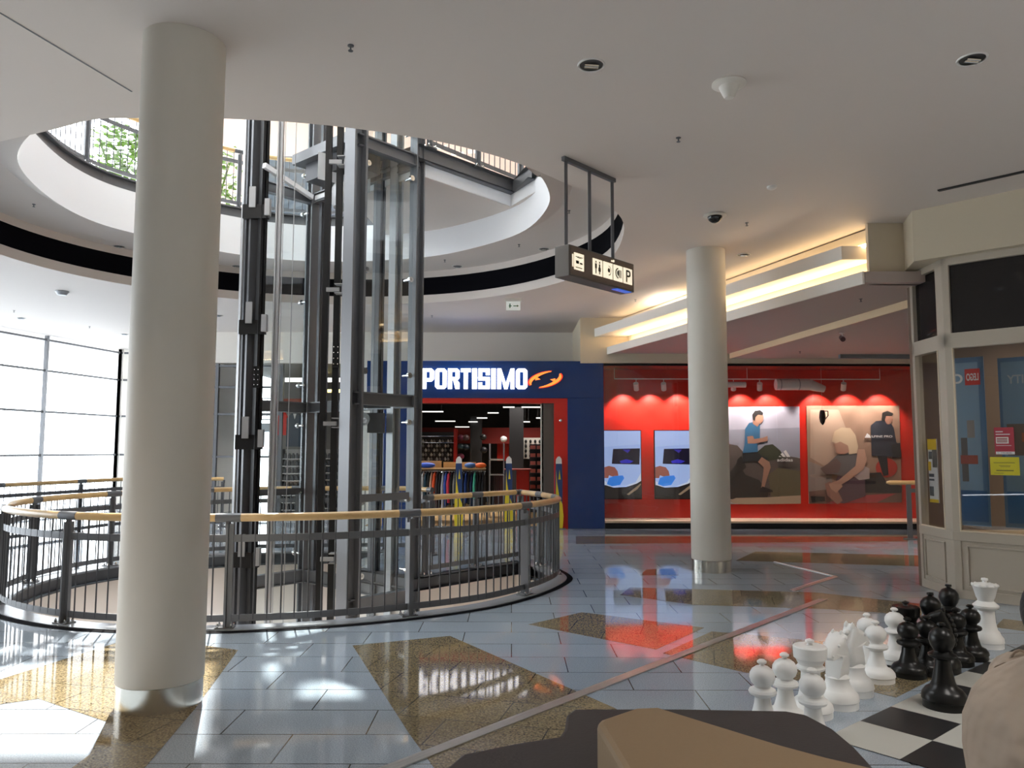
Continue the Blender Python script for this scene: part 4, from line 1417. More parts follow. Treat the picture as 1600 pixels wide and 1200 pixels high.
# posters
def poster(nm, lab, corners, shapes, Y, texts=()):
    p = empty(nm, (0, Y, 0))
    tag(p, lab, 'poster')
    def poly(pts, c, k, name, rough=0.5):
        m = mat('print_%02x%02x%02x' % tuple(int(255 * x) for x in c), c, rough)
        MB().yprism([V(a, b, Y) for a, b in pts], -0.0012 * k - 0.001, -0.0012 * k).build(name, m, p)
    MB().yprism([V(a, b, Y) for a, b in corners], 0.0, 0.01).build('board', mat('poster_board', (0.5, 0.5, 0.5), 0.6), p)
    for k, (name, c, pts) in enumerate(shapes):
        poly(pts, c, 1 + k, name)
    return p
def ell(cx, cy, rx, ry, n=16, a0=0, a1=360):
    return [(cx + rx * math.cos(math.radians(a0 + (a1 - a0) * i / n)), cy + ry * math.sin(math.radians(a0 + (a1 - a0) * i / n))) for i in range(n + (0 if a1 - a0 == 360 else 1))]
YP = YF + 0.735
pA = poster('runner_poster', 'tall grey poster of a running person in a blue shirt over rocks',
    [(1128, 636), (1249, 635), (1251, 787), (1128, 788)], [
    ('sky_print', (0.42, 0.42, 0.50), [(1128, 636), (1249, 635), (1250, 712), (1128, 712)]),
    ('haze_print', (0.28, 0.29, 0.35), [(1128, 672), (1249, 668), (1250, 715), (1128, 715)]),
    ('far_rock_print', (0.10, 0.085, 0.075), [(1128, 700), (1140, 694), (1152, 696), (1160, 705), (1178, 712), (1205, 708), (1250, 716), (1251, 780), (1128, 780)]),
    ('dark_rock_print', (0.035, 0.033, 0.03), [(1139, 740), (1152, 722), (1165, 742), (1186, 750), (1200, 768), (1199, 781), (1139, 780)]),
    ('bush_print', (0.045, 0.05, 0.03), [(1183, 706), (1195, 696), (1207, 694), (1219, 704), (1226, 716), (1200, 720)]),
    ('scrub_print', (0.12, 0.105, 0.06), [(1200, 742), (1215, 731), (1250, 736), (1251, 777), (1205, 778)]),
    ('path_print', (0.40, 0.33, 0.24), [(1139, 782), (1150, 778), (1200, 777), (1251, 774), (1251, 787), (1160, 788), (1145, 786)]),
    ('rear_leg_print', (0.03, 0.028, 0.025), [(1158, 712), (1166, 730), (1152, 742), (1140, 746), (1139, 741), (1148, 734), (1152, 718)]),
    ('shorts_print', (0.025, 0.028, 0.03), [(1160, 706), (1182, 705), (1190, 712), (1200, 716), (1194, 724), (1178, 720), (1160, 722)]),
    ('leg_print', (0.34, 0.19, 0.13), [(1190, 714), (1202, 722), (1204, 730), (1199, 745), (1194, 762), (1189, 762), (1192, 742), (1193, 730), (1184, 722)]),
    ('shoe_print', (0.02, 0.02, 0.022), [(1187, 765), (1191, 760), (1197, 762), (1207, 766), (1207, 769), (1186, 769)]),
    ('shirt_print', (0.04, 0.14, 0.26), [(1164, 670), (1170, 661), (1178, 659), (1187, 662), (1187, 684), (1183, 692), (1184, 706), (1160, 708), (1163, 695)]),
    ('arm_print', (0.36, 0.19, 0.13), [(1167, 682), (1176, 681), (1178, 686), (1192, 684), (1199, 681), (1199, 689), (1180, 693), (1168, 693)]),
    ('neck_print', (0.36, 0.19, 0.13), [(1176, 662), (1176, 652), (1186, 653), (1188, 660), (1183, 667)]),
    ('face_print', (0.40, 0.22, 0.15), ell(1186, 653, 6.5, 9)),
    ('hair_print', (0.02, 0.018, 0.018), [(1176, 656), (1175, 648), (1179, 642), (1187, 641), (1192, 645), (1191, 649), (1184, 648), (1180, 652), (1179, 658)]),
], YP)
# three-bar mark and wordmark on the runner poster
b = MB()
for (x0, x1, xt, yt) in ((1215.5, 1220, 1217, 711), (1221, 1227, 1221, 707), (1228, 1234, 1226, 703)):
    pass
for pts in ([(1216, 714), (1217, 712), (1221, 714), (1222, 714)], [(1218.5, 709.5), (1222, 707.5), (1227, 714), (1222.6, 714)], [(1223.5, 705.5), (1227, 703.2), (1234, 714), (1228.6, 714)]):
    b.yprism([V(a, c, YP) for a, c in pts], -0.034, -0.03)
b.build('logo_mark', M_WHT, pA)
x, z = V(1213.5, 721, YP); x1, _ = V(1238, 721, YP)
text_mesh('logo_text', 'adidas', M_WHT, 0.07, (x, -0.032, z), width=x1 - x, parent=pA, bold=0.015, depth=0.002)
pB = poster('yoga_poster', 'wide warm brown poster of a blonde person stretching on a pink mat',
    [(1260, 634), (1405, 634), (1409, 785), (1264, 787)], [
    ('wall_print', (0.30, 0.19, 0.13), [(1260, 634), (1405, 634), (1409, 770), (1263, 770)]),
    ('left_floor_print', (0.26, 0.21, 0.18), [(1262, 720), (1300, 735), (1300, 787), (1264, 787)]),
    ('light_print', (0.42, 0.30, 0.22), [(1266, 640), (1310, 640), (1330, 690), (1300, 735), (1266, 715)]),
    ('floor_print', (0.16, 0.09, 0.07), [(1264, 768), (1409, 752), (1409, 785), (1264, 787)]),
    ('mat_print', (0.38, 0.05, 0.06), [(1290, 786), (1345, 774), (1400, 771), (1370, 785)]),
    ('ball_print', (0.42, 0.03, 0.02), ell(1385, 731, 17, 15)),
    ('trousers_print', (0.02, 0.02, 0.022), [(1350, 740), (1376, 738), (1384, 752), (1409, 760), (1408, 770), (1350, 770)]),
    ('standing_legs_print', (0.02, 0.02, 0.024), [(1364, 690), (1384, 690), (1386, 715), (1388, 742), (1380, 744), (1372, 718)]),
    ('jacket_print', (0.025, 0.03, 0.045), [(1360, 665), (1368, 658), (1388, 656), (1396, 668), (1400, 690), (1406, 702), (1398, 714), (1362, 712)]),
    ('bag_print', (0.02, 0.02, 0.025), [(1392, 694), (1406, 692), (1408, 714), (1394, 716)]),
    ('standing_face_print', (0.32, 0.16, 0.11), ell(1388, 654, 6, 9)),
    ('standing_hair_print', (0.015, 0.013, 0.012), [(1377, 656), (1378, 645), (1386, 642), (1395, 646), (1393, 650), (1384, 650), (1381, 660)]),
    ('dark_mat_print', (0.02, 0.02, 0.02), [(1266, 775), (1288, 776), (1289, 783), (1268, 785)]),
    ('hip_print', (0.10, 0.055, 0.07), [(1310, 738), (1350, 732), (1352, 775), (1318, 787), (1296, 780)]),
    ('waist_print', (0.40, 0.33, 0.31), [(1346, 726), (1358, 732), (1358, 748), (1342, 750), (1330, 742)]),
    ('top_print', (0.12, 0.11, 0.11), [(1306, 712), (1332, 704), (1342, 712), (1340, 732), (1318, 745), (1298, 740), (1283, 734)]),
    ('knee_print', (0.13, 0.08, 0.07), [(1281, 732), (1306, 716), (1314, 724), (1310, 738), (1290, 742)]),
    ('arm_print', (0.46, 0.27, 0.19), [(1340, 702), (1350, 702), (1354, 718), (1348, 734), (1326, 750), (1306, 762), (1298, 760), (1310, 750), (1336, 728)]),
    ('foot_print', (0.30, 0.16, 0.12), [(1288, 756), (1296, 752), (1306, 762), (1316, 782), (1308, 788), (1292, 774)]),
    ('hand_print', (0.46, 0.27, 0.19), [(1294, 756), (1310, 750), (1316, 760), (1306, 770), (1298, 764)]),
    ('hair_print', (0.55, 0.42, 0.28), [(1299, 690), (1303, 674), (1314, 668), (1328, 669), (1336, 680), (1340, 698), (1338, 708), (1326, 710), (1322, 698), (1310, 694)]),
    ('face_print', (0.36, 0.20, 0.14), [(1302, 694), (1312, 690), (1324, 696), (1326, 706), (1318, 710), (1306, 708)]),
    ('brand_mark', (0.75, 0.75, 0.75), [(1350, 684), (1354, 677), (1358, 680), (1360, 684)]),
], YP)
x, z = V(1361, 683.5, YP); x1, _ = V(1393, 680, YP)
text_mesh('logo_text', 'LPINE PRO', M_WHT, 0.045, (x, -0.035, z), width=x1 - x, parent=pB, bold=0.012, depth=0.002)
# hanging kettle-shaped sack mark and white duct
x, z = V(1285, 652, YF + 0.3)
b = MB().lathe([(0.01, -0.16), (0.05, -0.1), (0.065, 0.0), (0.055, 0.1), (0.04, 0.15)], 0, 0, 0, 20)
o = b.build('water_bottle', M_BLACK, smooth=True, loc=(x, YF + 0.3, z))
MB().tube([(0.04, 0, 0.13), (0.12, 0, 0.13), (0.12, 0, 0.03), (0.06, 0, -0.04)], 0.012, 8).build('handle', M_BLACK, o, smooth=True)
MB().tube([(0, 0, 0.15), (0, 0, zf - z)], 0.003, 6).build('cord', M_WHT, o)
tag(o, 'black bottle-shaped piece hanging before the warm brown poster', 'display piece')
x, z = V(1212, 601, YF + 0.3); x1, _ = V(1265, 601, YF + 0.3); x2, z2 = V(1288, 608, YF + 0.3)
o = MB().tube([(x, YF + 0.3, z), (x1, YF + 0.3, z)], 0.115, 20).build('air_duct', M_WHT, smooth=True)
MB().tube([(x1, YF + 0.3, z), (x1 + 0.12, YF + 0.3, z - 0.04), (x2, YF + 0.3, z2)], [0.115, 0.1, 0.07], 20).build('duct_end', M_WHT, o, smooth=True)
MB().tube([(x + 0.08, YF + 0.3, z), (x + 0.1, YF + 0.3, z)], 0.119, 20).tube([(x1 - 0.25, YF + 0.3, z), (x1 - 0.23, YF + 0.3, z)], 0.119, 20).build('duct_clamp', M_GREYL, o, smooth=True)
tag(o, 'thick white air duct with a tapered end inside the red window', 'air duct')
x, z = V(1137, 601, YF + 0.3); x1, _ = V(1165, 601, YF + 0.3)
o = MB().tube([(x - 0.3, YF + 0.3, z), (x1, YF + 0.3, z)], 0.06, 16).build('air_duct', M_WHT, smooth=True)
tag(o, 'thinner white duct stub just right of the pale column', 'air duct')
# ------------------------------------------------------------------ kiosk on the right
kc = Vector((4.85, 8.60))                    # front corner
kf = Vector((0.70, -0.71)).normalized()      # along the front, towards the right
ks = Vector((0.03, 1.0)).normalized()        # along the side, away
kio = empty('kiosk', (0, 0, 0))
tag(kio, 'cream panelled shop kiosk with dark transom panes and display windows', 'kiosk')
SL = 0.75
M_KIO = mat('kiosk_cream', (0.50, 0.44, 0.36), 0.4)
def kp(base, d, s, z, out=0.0, nrm=None):
    p = base + d * s
    if nrm is not None:
        p = p + nrm * out
    return (p.x, p.y, z)
nf = Vector((kf.y, -kf.x));  nf = nf if nf.y < 0 else -nf
ns = Vector((-1, 0.0))
FL = 3.6
def kbar(d, nrm, s0, s1, z0, z1, th, out, m, name, par=kio):
    a = kc + d * s0 + nrm * out
    b = kc + d * s1 + nrm * out
    return MB().bar((a.x, a.y, (z0 + z1) / 2), (b.x, b.y, (z0 + z1) / 2), th, z1 - z0).build(name, m, par, bevel=0.004)
for (d, nrm, Ln, s_in, nm) in ((kf, nf, FL, 0.07, 'front'), (ks, ns, SL, 0.15, 'side')):
    endw = 0.06
    kbar(d, nrm, 0.0, Ln, 0.0, 0.70, 0.05, -0.04, M_KIO, 'lower_panel')
    kbar(d, nrm, 0.0, Ln, 0.0, 0.10, 0.07, -0.035, M_KIO, 'base_rail')
    kbar(d, nrm, 0.0, Ln, 0.62, 0.72, 0.08, -0.035, M_KIO, 'sill_rail')
    kbar(d, nrm, 0.0, s_in, 0.0, 3.78, 0.09, -0.045, M_KIO, 'corner_post')
    kbar(d, nrm, Ln - endw, Ln, 0.0, 3.78, 0.09, -0.045, M_KIO, 'end_post')
    kbar(d, nrm, 0.0, Ln, 2.74, 2.91, 0.09, -0.045, M_KIO, 'transom')
    kbar(d, nrm, 0.0, Ln, 3.68, 3.80, 0.09, -0.045, M_KIO, 'head_rail')
    # raised moulding on the panel
    s0, s1 = s_in + 0.0, Ln - endw
    m1 = s0 + 0.05
    m2 = min(s1 - 0.05, m1 + 1.6) if nm == 'front' else s1 - 0.04
    for (a, b, z0, z1) in ((m1, m2, 0.56, 0.58), (m1, m2, 0.13, 0.15), (m1, m1 + 0.02, 0.13, 0.58), (m2 - 0.02, m2, 0.13, 0.58)):
        kbar(d, nrm, a, b, z0, z1, 0.02, -0.008, M_KIO, 'moulding')
    g = kbar(d, nrm, s_in, Ln - endw, 0.72, 2.74, 0.008, -0.05, M_GLASSS, 'display_pane')
    kbar(d, nrm, s_in, Ln - endw, 2.91, 3.68, 0.01, -0.05, mat('black_glass', (0.012, 0.011, 0.012), 0.06), 'dark_transom_pane')
    for (a, b, z0, z1) in ((s_in, Ln - endw, 0.72, 0.735), (s_in, s_in + 0.012, 0.72, 2.74)):
        kbar(d, nrm, a, b, z0, z1, 0.02, -0.0, mat('pale_bead', (0.75, 0.65, 0.5), 0.4), 'glazing_bead')
# kiosk body: floor deck inside and side walls
kb = kc + ks * SL
body = [tuple(kc - nf * 0.1 + Vector((0.1, 0))), tuple(kb + Vector((0.1, 0))), (8.8, kb.y + 0.0), (8.8, 6.0), tuple(kc + kf * FL - nf * 0.1)]
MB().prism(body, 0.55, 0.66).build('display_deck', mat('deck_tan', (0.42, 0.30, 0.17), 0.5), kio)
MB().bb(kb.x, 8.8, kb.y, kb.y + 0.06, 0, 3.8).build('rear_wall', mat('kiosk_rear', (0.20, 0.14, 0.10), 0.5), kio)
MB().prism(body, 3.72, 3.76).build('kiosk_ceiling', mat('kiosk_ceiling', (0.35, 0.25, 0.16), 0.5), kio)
# bulkhead above the kiosk
f0 = Vector((4.60, 8.70)); f1 = Vector(G(1396, 443, 3.76)); f2 = f0 + kf * 5.0
struct(MB().prism([tuple(f0), tuple(f1), (9.5, f1.y), (9.5, f2.y), tuple(f2)], 3.76, ZC).build('wall_bulkhead_kiosk', M_CREAM))
area('kiosk_lamp_light', (6.3, 8.6, 3.6), 0.8, 60, (1, 0.92, 0.82))
# posters hanging inside, seen from behind, with mirrored lettering
def kpoint(s, z, depth):
    p = kc + kf * s - nf * depth
    return Vector((p.x, p.y, z))
def kposter(s0, s1, z0, z1, depth, lab, nm='hanging_poster'):
    p = empty(nm, kpoint(s0, 0, depth), math.atan2(kf.y, kf.x))
    tag(p, lab, 'poster')
    w = s1 - s0
    def r(x0, x1, a, b, c, k, name):
        m = mat('kp_%02x%02x%02x' % tuple(int(255 * q) for q in c), c, 0.5)
        MB().bb(x0, x1, -0.0015 * k - 0.001, -0.0015 * k, a, b).build(name, m, p)
    MB().bb(0, w, 0, 0.012, z0, z1).build('board', mat('poster_blue', (0.10, 0.20, 0.34), 0.4), p)
    return p, w, r
def wx(px, py, depth):
    """s and z on the plane behind the kiosk front for a pixel"""
    d = _ray(px, py)
    o = Vector((0, 0, EYE))
    P = kpoint(0, 0, depth)
    n3 = Vector((nf.x, nf.y, 0))
    t = (P - o).dot(n3) / d.dot(n3)
    q = o + d * t
    return (Vector((q.x, q.y)) - Vector((P.x, P.y))).dot(kf), q.z
s0, z1 = wx(1491, 560, 0.5); s1, z0 = wx(1548, 800, 0.5)
p, w, r = kposter(s0, s1, 0.75, z1, 0.5, 'blue hanging poster with a red square logo, left in the kiosk window')
r(0.0, w - 0.02, 0.8, 1.15, (0.03, 0.12, 0.30), 1, 'dark_blue_print')
r(0.0, w - 0.06, 1.15, z1 - 0.06, (0.22, 0.34, 0.46), 1, 'sky_print')
r(0.03, w - 0.2, 1.25, 1.75, (0.13, 0.12, 0.12), 2, 'machine_print')
r(0.1, w - 0.12, 1.75, 1.95, (0.3, 0.27, 0.25), 2, 'machine_print')
r(0.02, w - 0.1, 1.45, 1.55, (0.35, 0.08, 0.06), 3, 'machine_print')
sa, za = wx(1507, 577, 0.5); sb, zb = wx(1532, 601, 0.5)
r(sa - s0, sb - s0, zb, za, (0.62, 0.04, 0.03), 3, 'logo_square')
t_ = text_mesh('logo_text', 'LEGO', M_WHT, (za - zb) * 0.45, (sb - s0 - 0.015, -0.008, zb + (za - zb) * 0.27), rot=(PI / 2, 0, PI), width=(sb - sa) - 0.03, parent=p, bold=0.03, depth=0.002)
sc, zc_ = wx(1492, 600, 0.5); sd, zd = wx(1504, 584, 0.5)
t_ = text_mesh('poster_text', 'C', M_WHT, (zd - zc_), (sd - s0, -0.008, zc_), rot=(PI / 2, 0, PI), parent=p, bold=0.03, depth=0.002)
s0b, z1 = wx(1558, 560, 0.55); s1b, _ = wx(1640, 560, 0.55)
p, w, r = kposter(s0b, s1b, 0.75, z1, 0.55, 'blue hanging poster with grey capital lettering, right in the kiosk window')
r(0.03, w, 1.15, z1 - 0.05, (0.20, 0.32, 0.44), 1, 'sky_print')
r(0.03, w, 0.8, 1.15, (0.03, 0.14, 0.33), 1, 'dark_blue_print')
r(0.06, w, 1.55, 1.9, (0.16, 0.12, 0.10), 2, 'machine_print')
r(0.2, w - 0.1, 1.7, 1.8, (0.4, 0.12, 0.05), 3, 'machine_print')
sa, za = wx(1574, 600, 0.55); sb, zb = wx(1612, 584, 0.55)
text_mesh('poster_text', 'CITY', mat('silver_print', (0.45, 0.47, 0.5), 0.3), zb - za, (sb - s0b, -0.006, za), rot=(PI / 2, 0, PI), width=sb - sa, parent=p, bold=0.02, depth=0.002)
# notices on the glass
def notice(x0, y0, x1, y1, c, lab, nm, lines, depth=0.04):
    a, z1 = wx(x0, y0, depth); b, z0 = wx(x1, y1, depth)
    p = empty(nm, kpoint(a, 0, depth), math.atan2(kf.y, kf.x))
    tag(p, lab, 'notice')
    MB().bb(0, b - a, -0.006, 0, z0, z1).build('sheet', mat('sheet_%s' % nm, c, 0.5), p)
    for (u0, u1, v0, v1, cc) in lines:
        m = mat('ink_%02x%02x%02x' % tuple(int(255 * q) for q in cc), cc, 0.5)
        MB().bb((b - a) * u0, (b - a) * u1, -0.008, -0.006, z1 - (z1 - z0) * v1, z1 - (z1 - z0) * v0).build('print', m, p)
    return p, b - a, z0, z1
p, w, z0, z1 = notice(1553, 668, 1586, 710, (0.42, 0.04, 0.06), 'dark red notice sheet stuck on the kiosk glass, above the yellow one', 'red_notice',
    [(.08, .45, .14, .18, (.7, .6, .6)), (.08, .8, .24, .28, (.7, .6, .6)), (.08, .72, .36, .60, (.8, .78, .72)), (.05, 1, .9, 1.0, (.8, .78, .78)), (.08, .85, .66, .69, (.6, .4, .4)), (.12, .2, .91, .98, (.02, .02, .02)), (.3, .85, .93, .96, (.1, .1, .1))])
for i, (tx, v) in enumerate((('EXTRA', .40), ('BONUS', .47))):
    pass
for v in (.40, .46, .52):
    MB().bb(w * .12, w * .66, -0.0095, -0.008, z1 - (z1 - z0) * (v + .035), z1 - (z1 - z0) * v).build('print', mat('ink_red', (0.3, 0.05, 0.05), 0.5), p)
notice(1547, 714, 1594, 743, (0.66, 0.58, 0.03), 'bright yellow notice sheet stuck on the kiosk glass', 'yellow_notice',
    [(.12, .85, .30, .335, (.25, .22, .05)), (.30, .70, .46, .49, (.3, .26, .05)), (.35, .68, .52, .55, (.3, .26, .05)), (.2, .8, .72, .77, (.15, .13, .04)), (.12, .45, .88, .91, (.3, .26, .05))])
# leaflet poster behind the narrow side window
def sx(px, py, depth=0.12):
    d = _ray(px, py)
    X = kc.x + depth
    t = X / d.x
    return d.y * t, EYE + d.z * t
ya, z1 = sx(1449, 686); yb, z0 = sx(1467, 786)
lf = empty('leaflet_board', (kc.x + 0.12, 0, 0))
tag(lf, 'yellow and white leaflet board behind the kiosk\'s narrow side window', 'leaflet board')
MB().bb(0, 0.01, min(ya, yb), max(ya, yb), z0, z1).build('sheet', M_WHT, lf)
y_0, y_1 = min(ya, yb), max(ya, yb)
hh = z1 - z0
for (u0, u1, v0, v1, c) in ((0, 1, 0, .17, (.75, .5, .02)), (.5, 1, .17, .45, (.15, .13, .1)), (.1, .45, .2, .32, (.1, .1, .1)), (.05, .6, .55, .6, (.1, .1, .1)), (.05, .6, .63, .66, (.1, .1, .1)), (.05, .5, .75, .9, (.15, .15, .14)), (0, 1, .95, 1, (.75, .5, .02)), (0, .3, .36, .5, (.7, .45, .02))):
    MB().bb(-0.003, 0, y_1 - (y_1 - y_0) * u1, y_1 - (y_1 - y_0) * u0, z1 - hh * v1, z1 - hh * v0).build('print', mat('ink_%02x%02x%02x' % tuple(int(255 * q) for q in c), c, 0.5), lf)
# railing end beyond the kiosk, in front of the red window
a = G(1384, 752, 1.0); b = G(1445, 754, 1.0)
rl = empty('railing', (0, 0, 0))
tag(rl, 'short railing end with wooden handrail beside the kiosk, before the red window', 'railing')
y_ = a[1] * 0 + 14.2
xa = V(1385, 754, y_)[0]; xb = V(1470, 754, y_)[0]; zr = V(1400, 754, y_)[1]
MB().tube([(xa, y_, zr), (xa + 0.06, y_, zr), (xb + 0.5, y_, zr)], [0.02, 0.04, 0.04], 12).build('handrail', M_WOOD, rl, smooth=True)
xp = V(1419, 754, y_)[0]
MB().bb(xp - 0.04, xp + 0.04, y_ - 0.02, y_ + 0.02, 0, zr - 0.03).bb(xp - .1, xp + .1, y_ - .06, y_ + .06, 0, .02).build('post', M_GREY, rl)
MB().bb(xp, xb + 0.5, y_ - 0.01, y_ + 0.01, zr - 0.18, zr - 0.11).bb(xp, xb + 0.5, y_ - 0.01, y_ + 0.01, 0.08, 0.14).build('flat_bars', M_GREY, rl)

# ------------------------------------------------------------------ hanging sign
HB = Vector(G(882, 245, ZC)); HE = Vector(G(958, 279, ZC))
hd = (HE - HB).normalized()
nn_ = Vector((hd.y, -hd.x))     # towards the camera's right
hs = empty('hanging_sign', (HB.x, HB.y, 0))
tag(hs, 'grey illuminated sign box hanging from the ceiling on three rods', 'sign')
def HP(s, o, z):
    p = hd * s + nn_ * o
    return Vector((p.x, p.y, z))
Lf = (HE - HB).length
hr = MB().bar(HP(-0.02, 0, ZC - 0.02), HP(Lf + 0.02, 0, ZC - 0.02), 0.04, 0.04).build('top_rail', M_GREY, hs)
s_box0 = -0.02; s_box1 = Lf + 0.26
zb1, zb0 = 3.50, 3.205
for s in (0.02, Lf * 0.49, Lf - 0.02):
    MB().bar(HP(s, 0, ZC - 0.03), HP(s, 0, zb1), 0.03, 0.03).build('rod', M_GREY, hs)
M_BOX = mat('sign_box_grey', (0.14, 0.125, 0.11), 0.4)
bxo = MB().bar(HP(s_box0, -0.02, (zb0 + zb1) / 2), HP(s_box1, -0.02, (zb0 + zb1) / 2), 0.17, zb1 - zb0).build('box', M_BOX, hs, bevel=0.006)
M_FACE = mat('sign_face_brown', (0.18, 0.13, 0.105), 0.35)
MB().bar(HP(s_box0 + 0.02, 0.067, (zb0 + zb1) / 2), HP(s_box1 - 0.02, 0.067, (zb0 + zb1) / 2), 0.006, zb1 - zb0 - 0.03).build('face', M_FACE, hs)
M_PIC = mat('lit_cream', (0.9, 0.85, 0.7), 0.4, emit=(1, 0.88, 0.66), estr=1.0)
Lb = s_box1 - s_box0
def tile(u0, u1, v0, v1, m, k=1, nm='pictogram_tile'):
    z1 = zb1 - 0.015 - (zb1 - zb0 - 0.03) * v0; z0 = zb1 - 0.015 - (zb1 - zb0 - 0.03) * v1
    return MB().bar(HP(s_box0 + Lb * u0, 0.0705 + 0.003 * k, (z0 + z1) / 2), HP(s_box0 + Lb * u1, 0.0705 + 0.003 * k, (z0 + z1) / 2), 0.003, z1 - z0).build(nm, m, hs)
M_INK = mat('sign_ink', (0.03, 0.03, 0.03), 0.5)
V0, V1 = 0.20, 0.80
tile(0.06, 0.20, V0, V1, M_PIC)
tile(0.035, 0.05, 0.28, 0.72, M_PIC)
TS = [(0.33, 0.475), (0.49, 0.635), (0.65, 0.795), (0.81, 0.955)]
for a, b in TS:
    tile(a, b, V0, V1, M_PIC)
tile(0.615, 0.64, 0.07, 0.12, M_PIC, 1, 'arrow_mark'); tile(0.645, 0.665, 0.04, 0.12, M_PIC, 1, 'arrow_mark')
for (a, b, v0, v1) in ((.08, .18, .32, .34), (.085, .125, .47, .58), (.14, .175, .52, .58), (.08, .17, .70, .73), (.10, .16, .35, .37)):
    tile(a, b, v0, v1, M_INK, 2, 'symbol')
def sign_disc(u, v, r, m, k=2, u2=None, half=None):
    z = zb1 - 0.015 - (zb1 - zb0 - 0.03) * v
    b = MB()
    pts = []
    n = 20
    for i in range(n):
        t = 2 * PI * i / n
        c = math.cos(t)
        if half and c * half < 0:
            c = 0
        pts.append(HP(s_box0 + Lb * u + c * r, 0.072 + 0.003 * k, z + math.sin(t) * r))
    b.add(pts, [tuple(range(n))])
    return b.build('symbol', m, hs)
sign_disc(.375, .31, .011, M_INK); sign_disc(.43, .31, .011, M_INK)
tile(.362, .388, .37, .55, M_INK, 2, 'symbol'); tile(.369, .381, .55, .74, M_INK, 2, 'symbol')
tile(.42, .44, .37, .5, M_INK, 2, 'symbol'); tile(.413, .447, .5, .64, M_INK, 2, 'symbol'); tile(.424, .436, .64, .74, M_INK, 2, 'symbol')
sign_disc(.565, .5, .05, M_INK, 2, half=1); sign_disc(.562, .5, .042, M_PIC, 3, half=1); sign_disc(.565, .5, .022, M_INK, 4)
sign_disc(.725, .5, .055, M_INK, 2, half=-1); sign_disc(.728, .5, .044, M_PIC, 3, half=-1); sign_disc(.722, .5, .03, M_INK, 4, half=-1)
for i in range(3):
    tile(.735 + .015 * i, .741 + .015 * i, .36, .66, M_INK, 2, 'symbol')
za = zb1 - 0.015 - (zb1 - zb0 - 0.03) * 0.74
tp = HP(s_box0 + Lb * 0.85, 0.078, za)
text_mesh('symbol', 'P', M_INK, 0.125, tp, rot=(PI / 2, 0, math.atan2(hd.y, hd.x)), parent=hs, bold=0.01, depth=0.002)
MB().bar(HP(s_box1 - 0.30, 0.03, zb0 - 0.003), HP(s_box1 - 0.05, 0.03, zb0 - 0.003), 0.07, 0.006).build('underside_lamp', mat('lit_blue', (0.02, 0.1, 0.5), 0.3, emit=(0.02, 0.13, 0.6), estr=0.9), hs)

# ------------------------------------------------------------------ things on the ceiling
def fixture_down(px, py, z, r, lab, grp='recessed downlights'):
    x, y = G(px, py, z)
    d = empty('downlight', (x, y, z))
    tag(d, lab, 'ceiling light', grp)
    n = 28
    MB().lathe([(r, -0.006), (r * 1.14, -0.008), (r * 1.18, 0.0), (r, 0.0)], 0, 0, 0, n, False, False).build('rim', M_WHT, d, smooth=True)
    MB().lathe([(r, 0.002), (r * .98, -0.001)], 0, 0, 0, n).build('reflector', mat('lamp_recess', (0.05, 0.05, 0.05), 0.3), d)
    b = MB()
    b.tube([(-r * .6, -r * .25, -0.012), (r * .6, -r * .1, -0.012)], r * .12, 8)
    b.tube([(-r * .6, r * .1, -0.012), (r * .6, r * .25, -0.012)], r * .12, 8)
    b.build('lamp_tube', M_CHROME, d, smooth=True)
    return d
fixture_down(924, 101, ZC, 0.085, 'recessed round downlight in the near ceiling, left of the white cone speaker')
fixture_down(1519, 92, ZC, 0.085, 'recessed round downlight in the near ceiling at the far right')
fixture_down(1162, 398, ZC, 0.085, 'recessed downlight behind the top of the pale far column')
for px, py, lab in ((186, 385, 'recessed downlight in the round tray, left of the near column'), (370, 416, 'recessed downlight in the round tray, beside the lift\'s left column'), (715, 416, 'recessed downlight in the round tray, right of the lift'), (850, 389, 'recessed downlight in the round tray, nearest the hanging sign')):
    fixture_down(px, py, 4.95, 0.085, lab)
for px, py, lab in ((33, 497, 'downlight in the pale ceiling above the glass facade'), (195, 522, 'downlight in the pale ceiling just left of the near column'), (340, 493, 'downlight in the pale ceiling just right of the near column')):
    fixture_down(px, py, ZC, 0.085, lab)
x, y = G(1139, 130, ZC)
o = MB().lathe([(0.125, 0.0), (0.128, -0.012), (0.075, -0.03), (0.05, -0.09), (0.035, -0.115), (0.001, -0.118)], 0, 0, 0, 36).build('cone_speaker', M_WALL, smooth=True, loc=(x, y, ZC))
tag(o, 'white cone-shaped ceiling speaker between the two near downlights', 'ceiling speaker')
def sprinkler(px, py, z, lab):
    x, y = G(px, py, z)
    o = MB().lathe([(0.022, 0.0), (0.022, -0.006), (0.006, -0.008), (0.006, -0.035), (0.018, -0.037), (0.018, -0.04)], 0, 0, 0, 12).build('sprinkler', M_GREY, smooth=True, loc=(x, y, z))
    tag(o, lab, 'sprinkler', 'ceiling sprinklers')
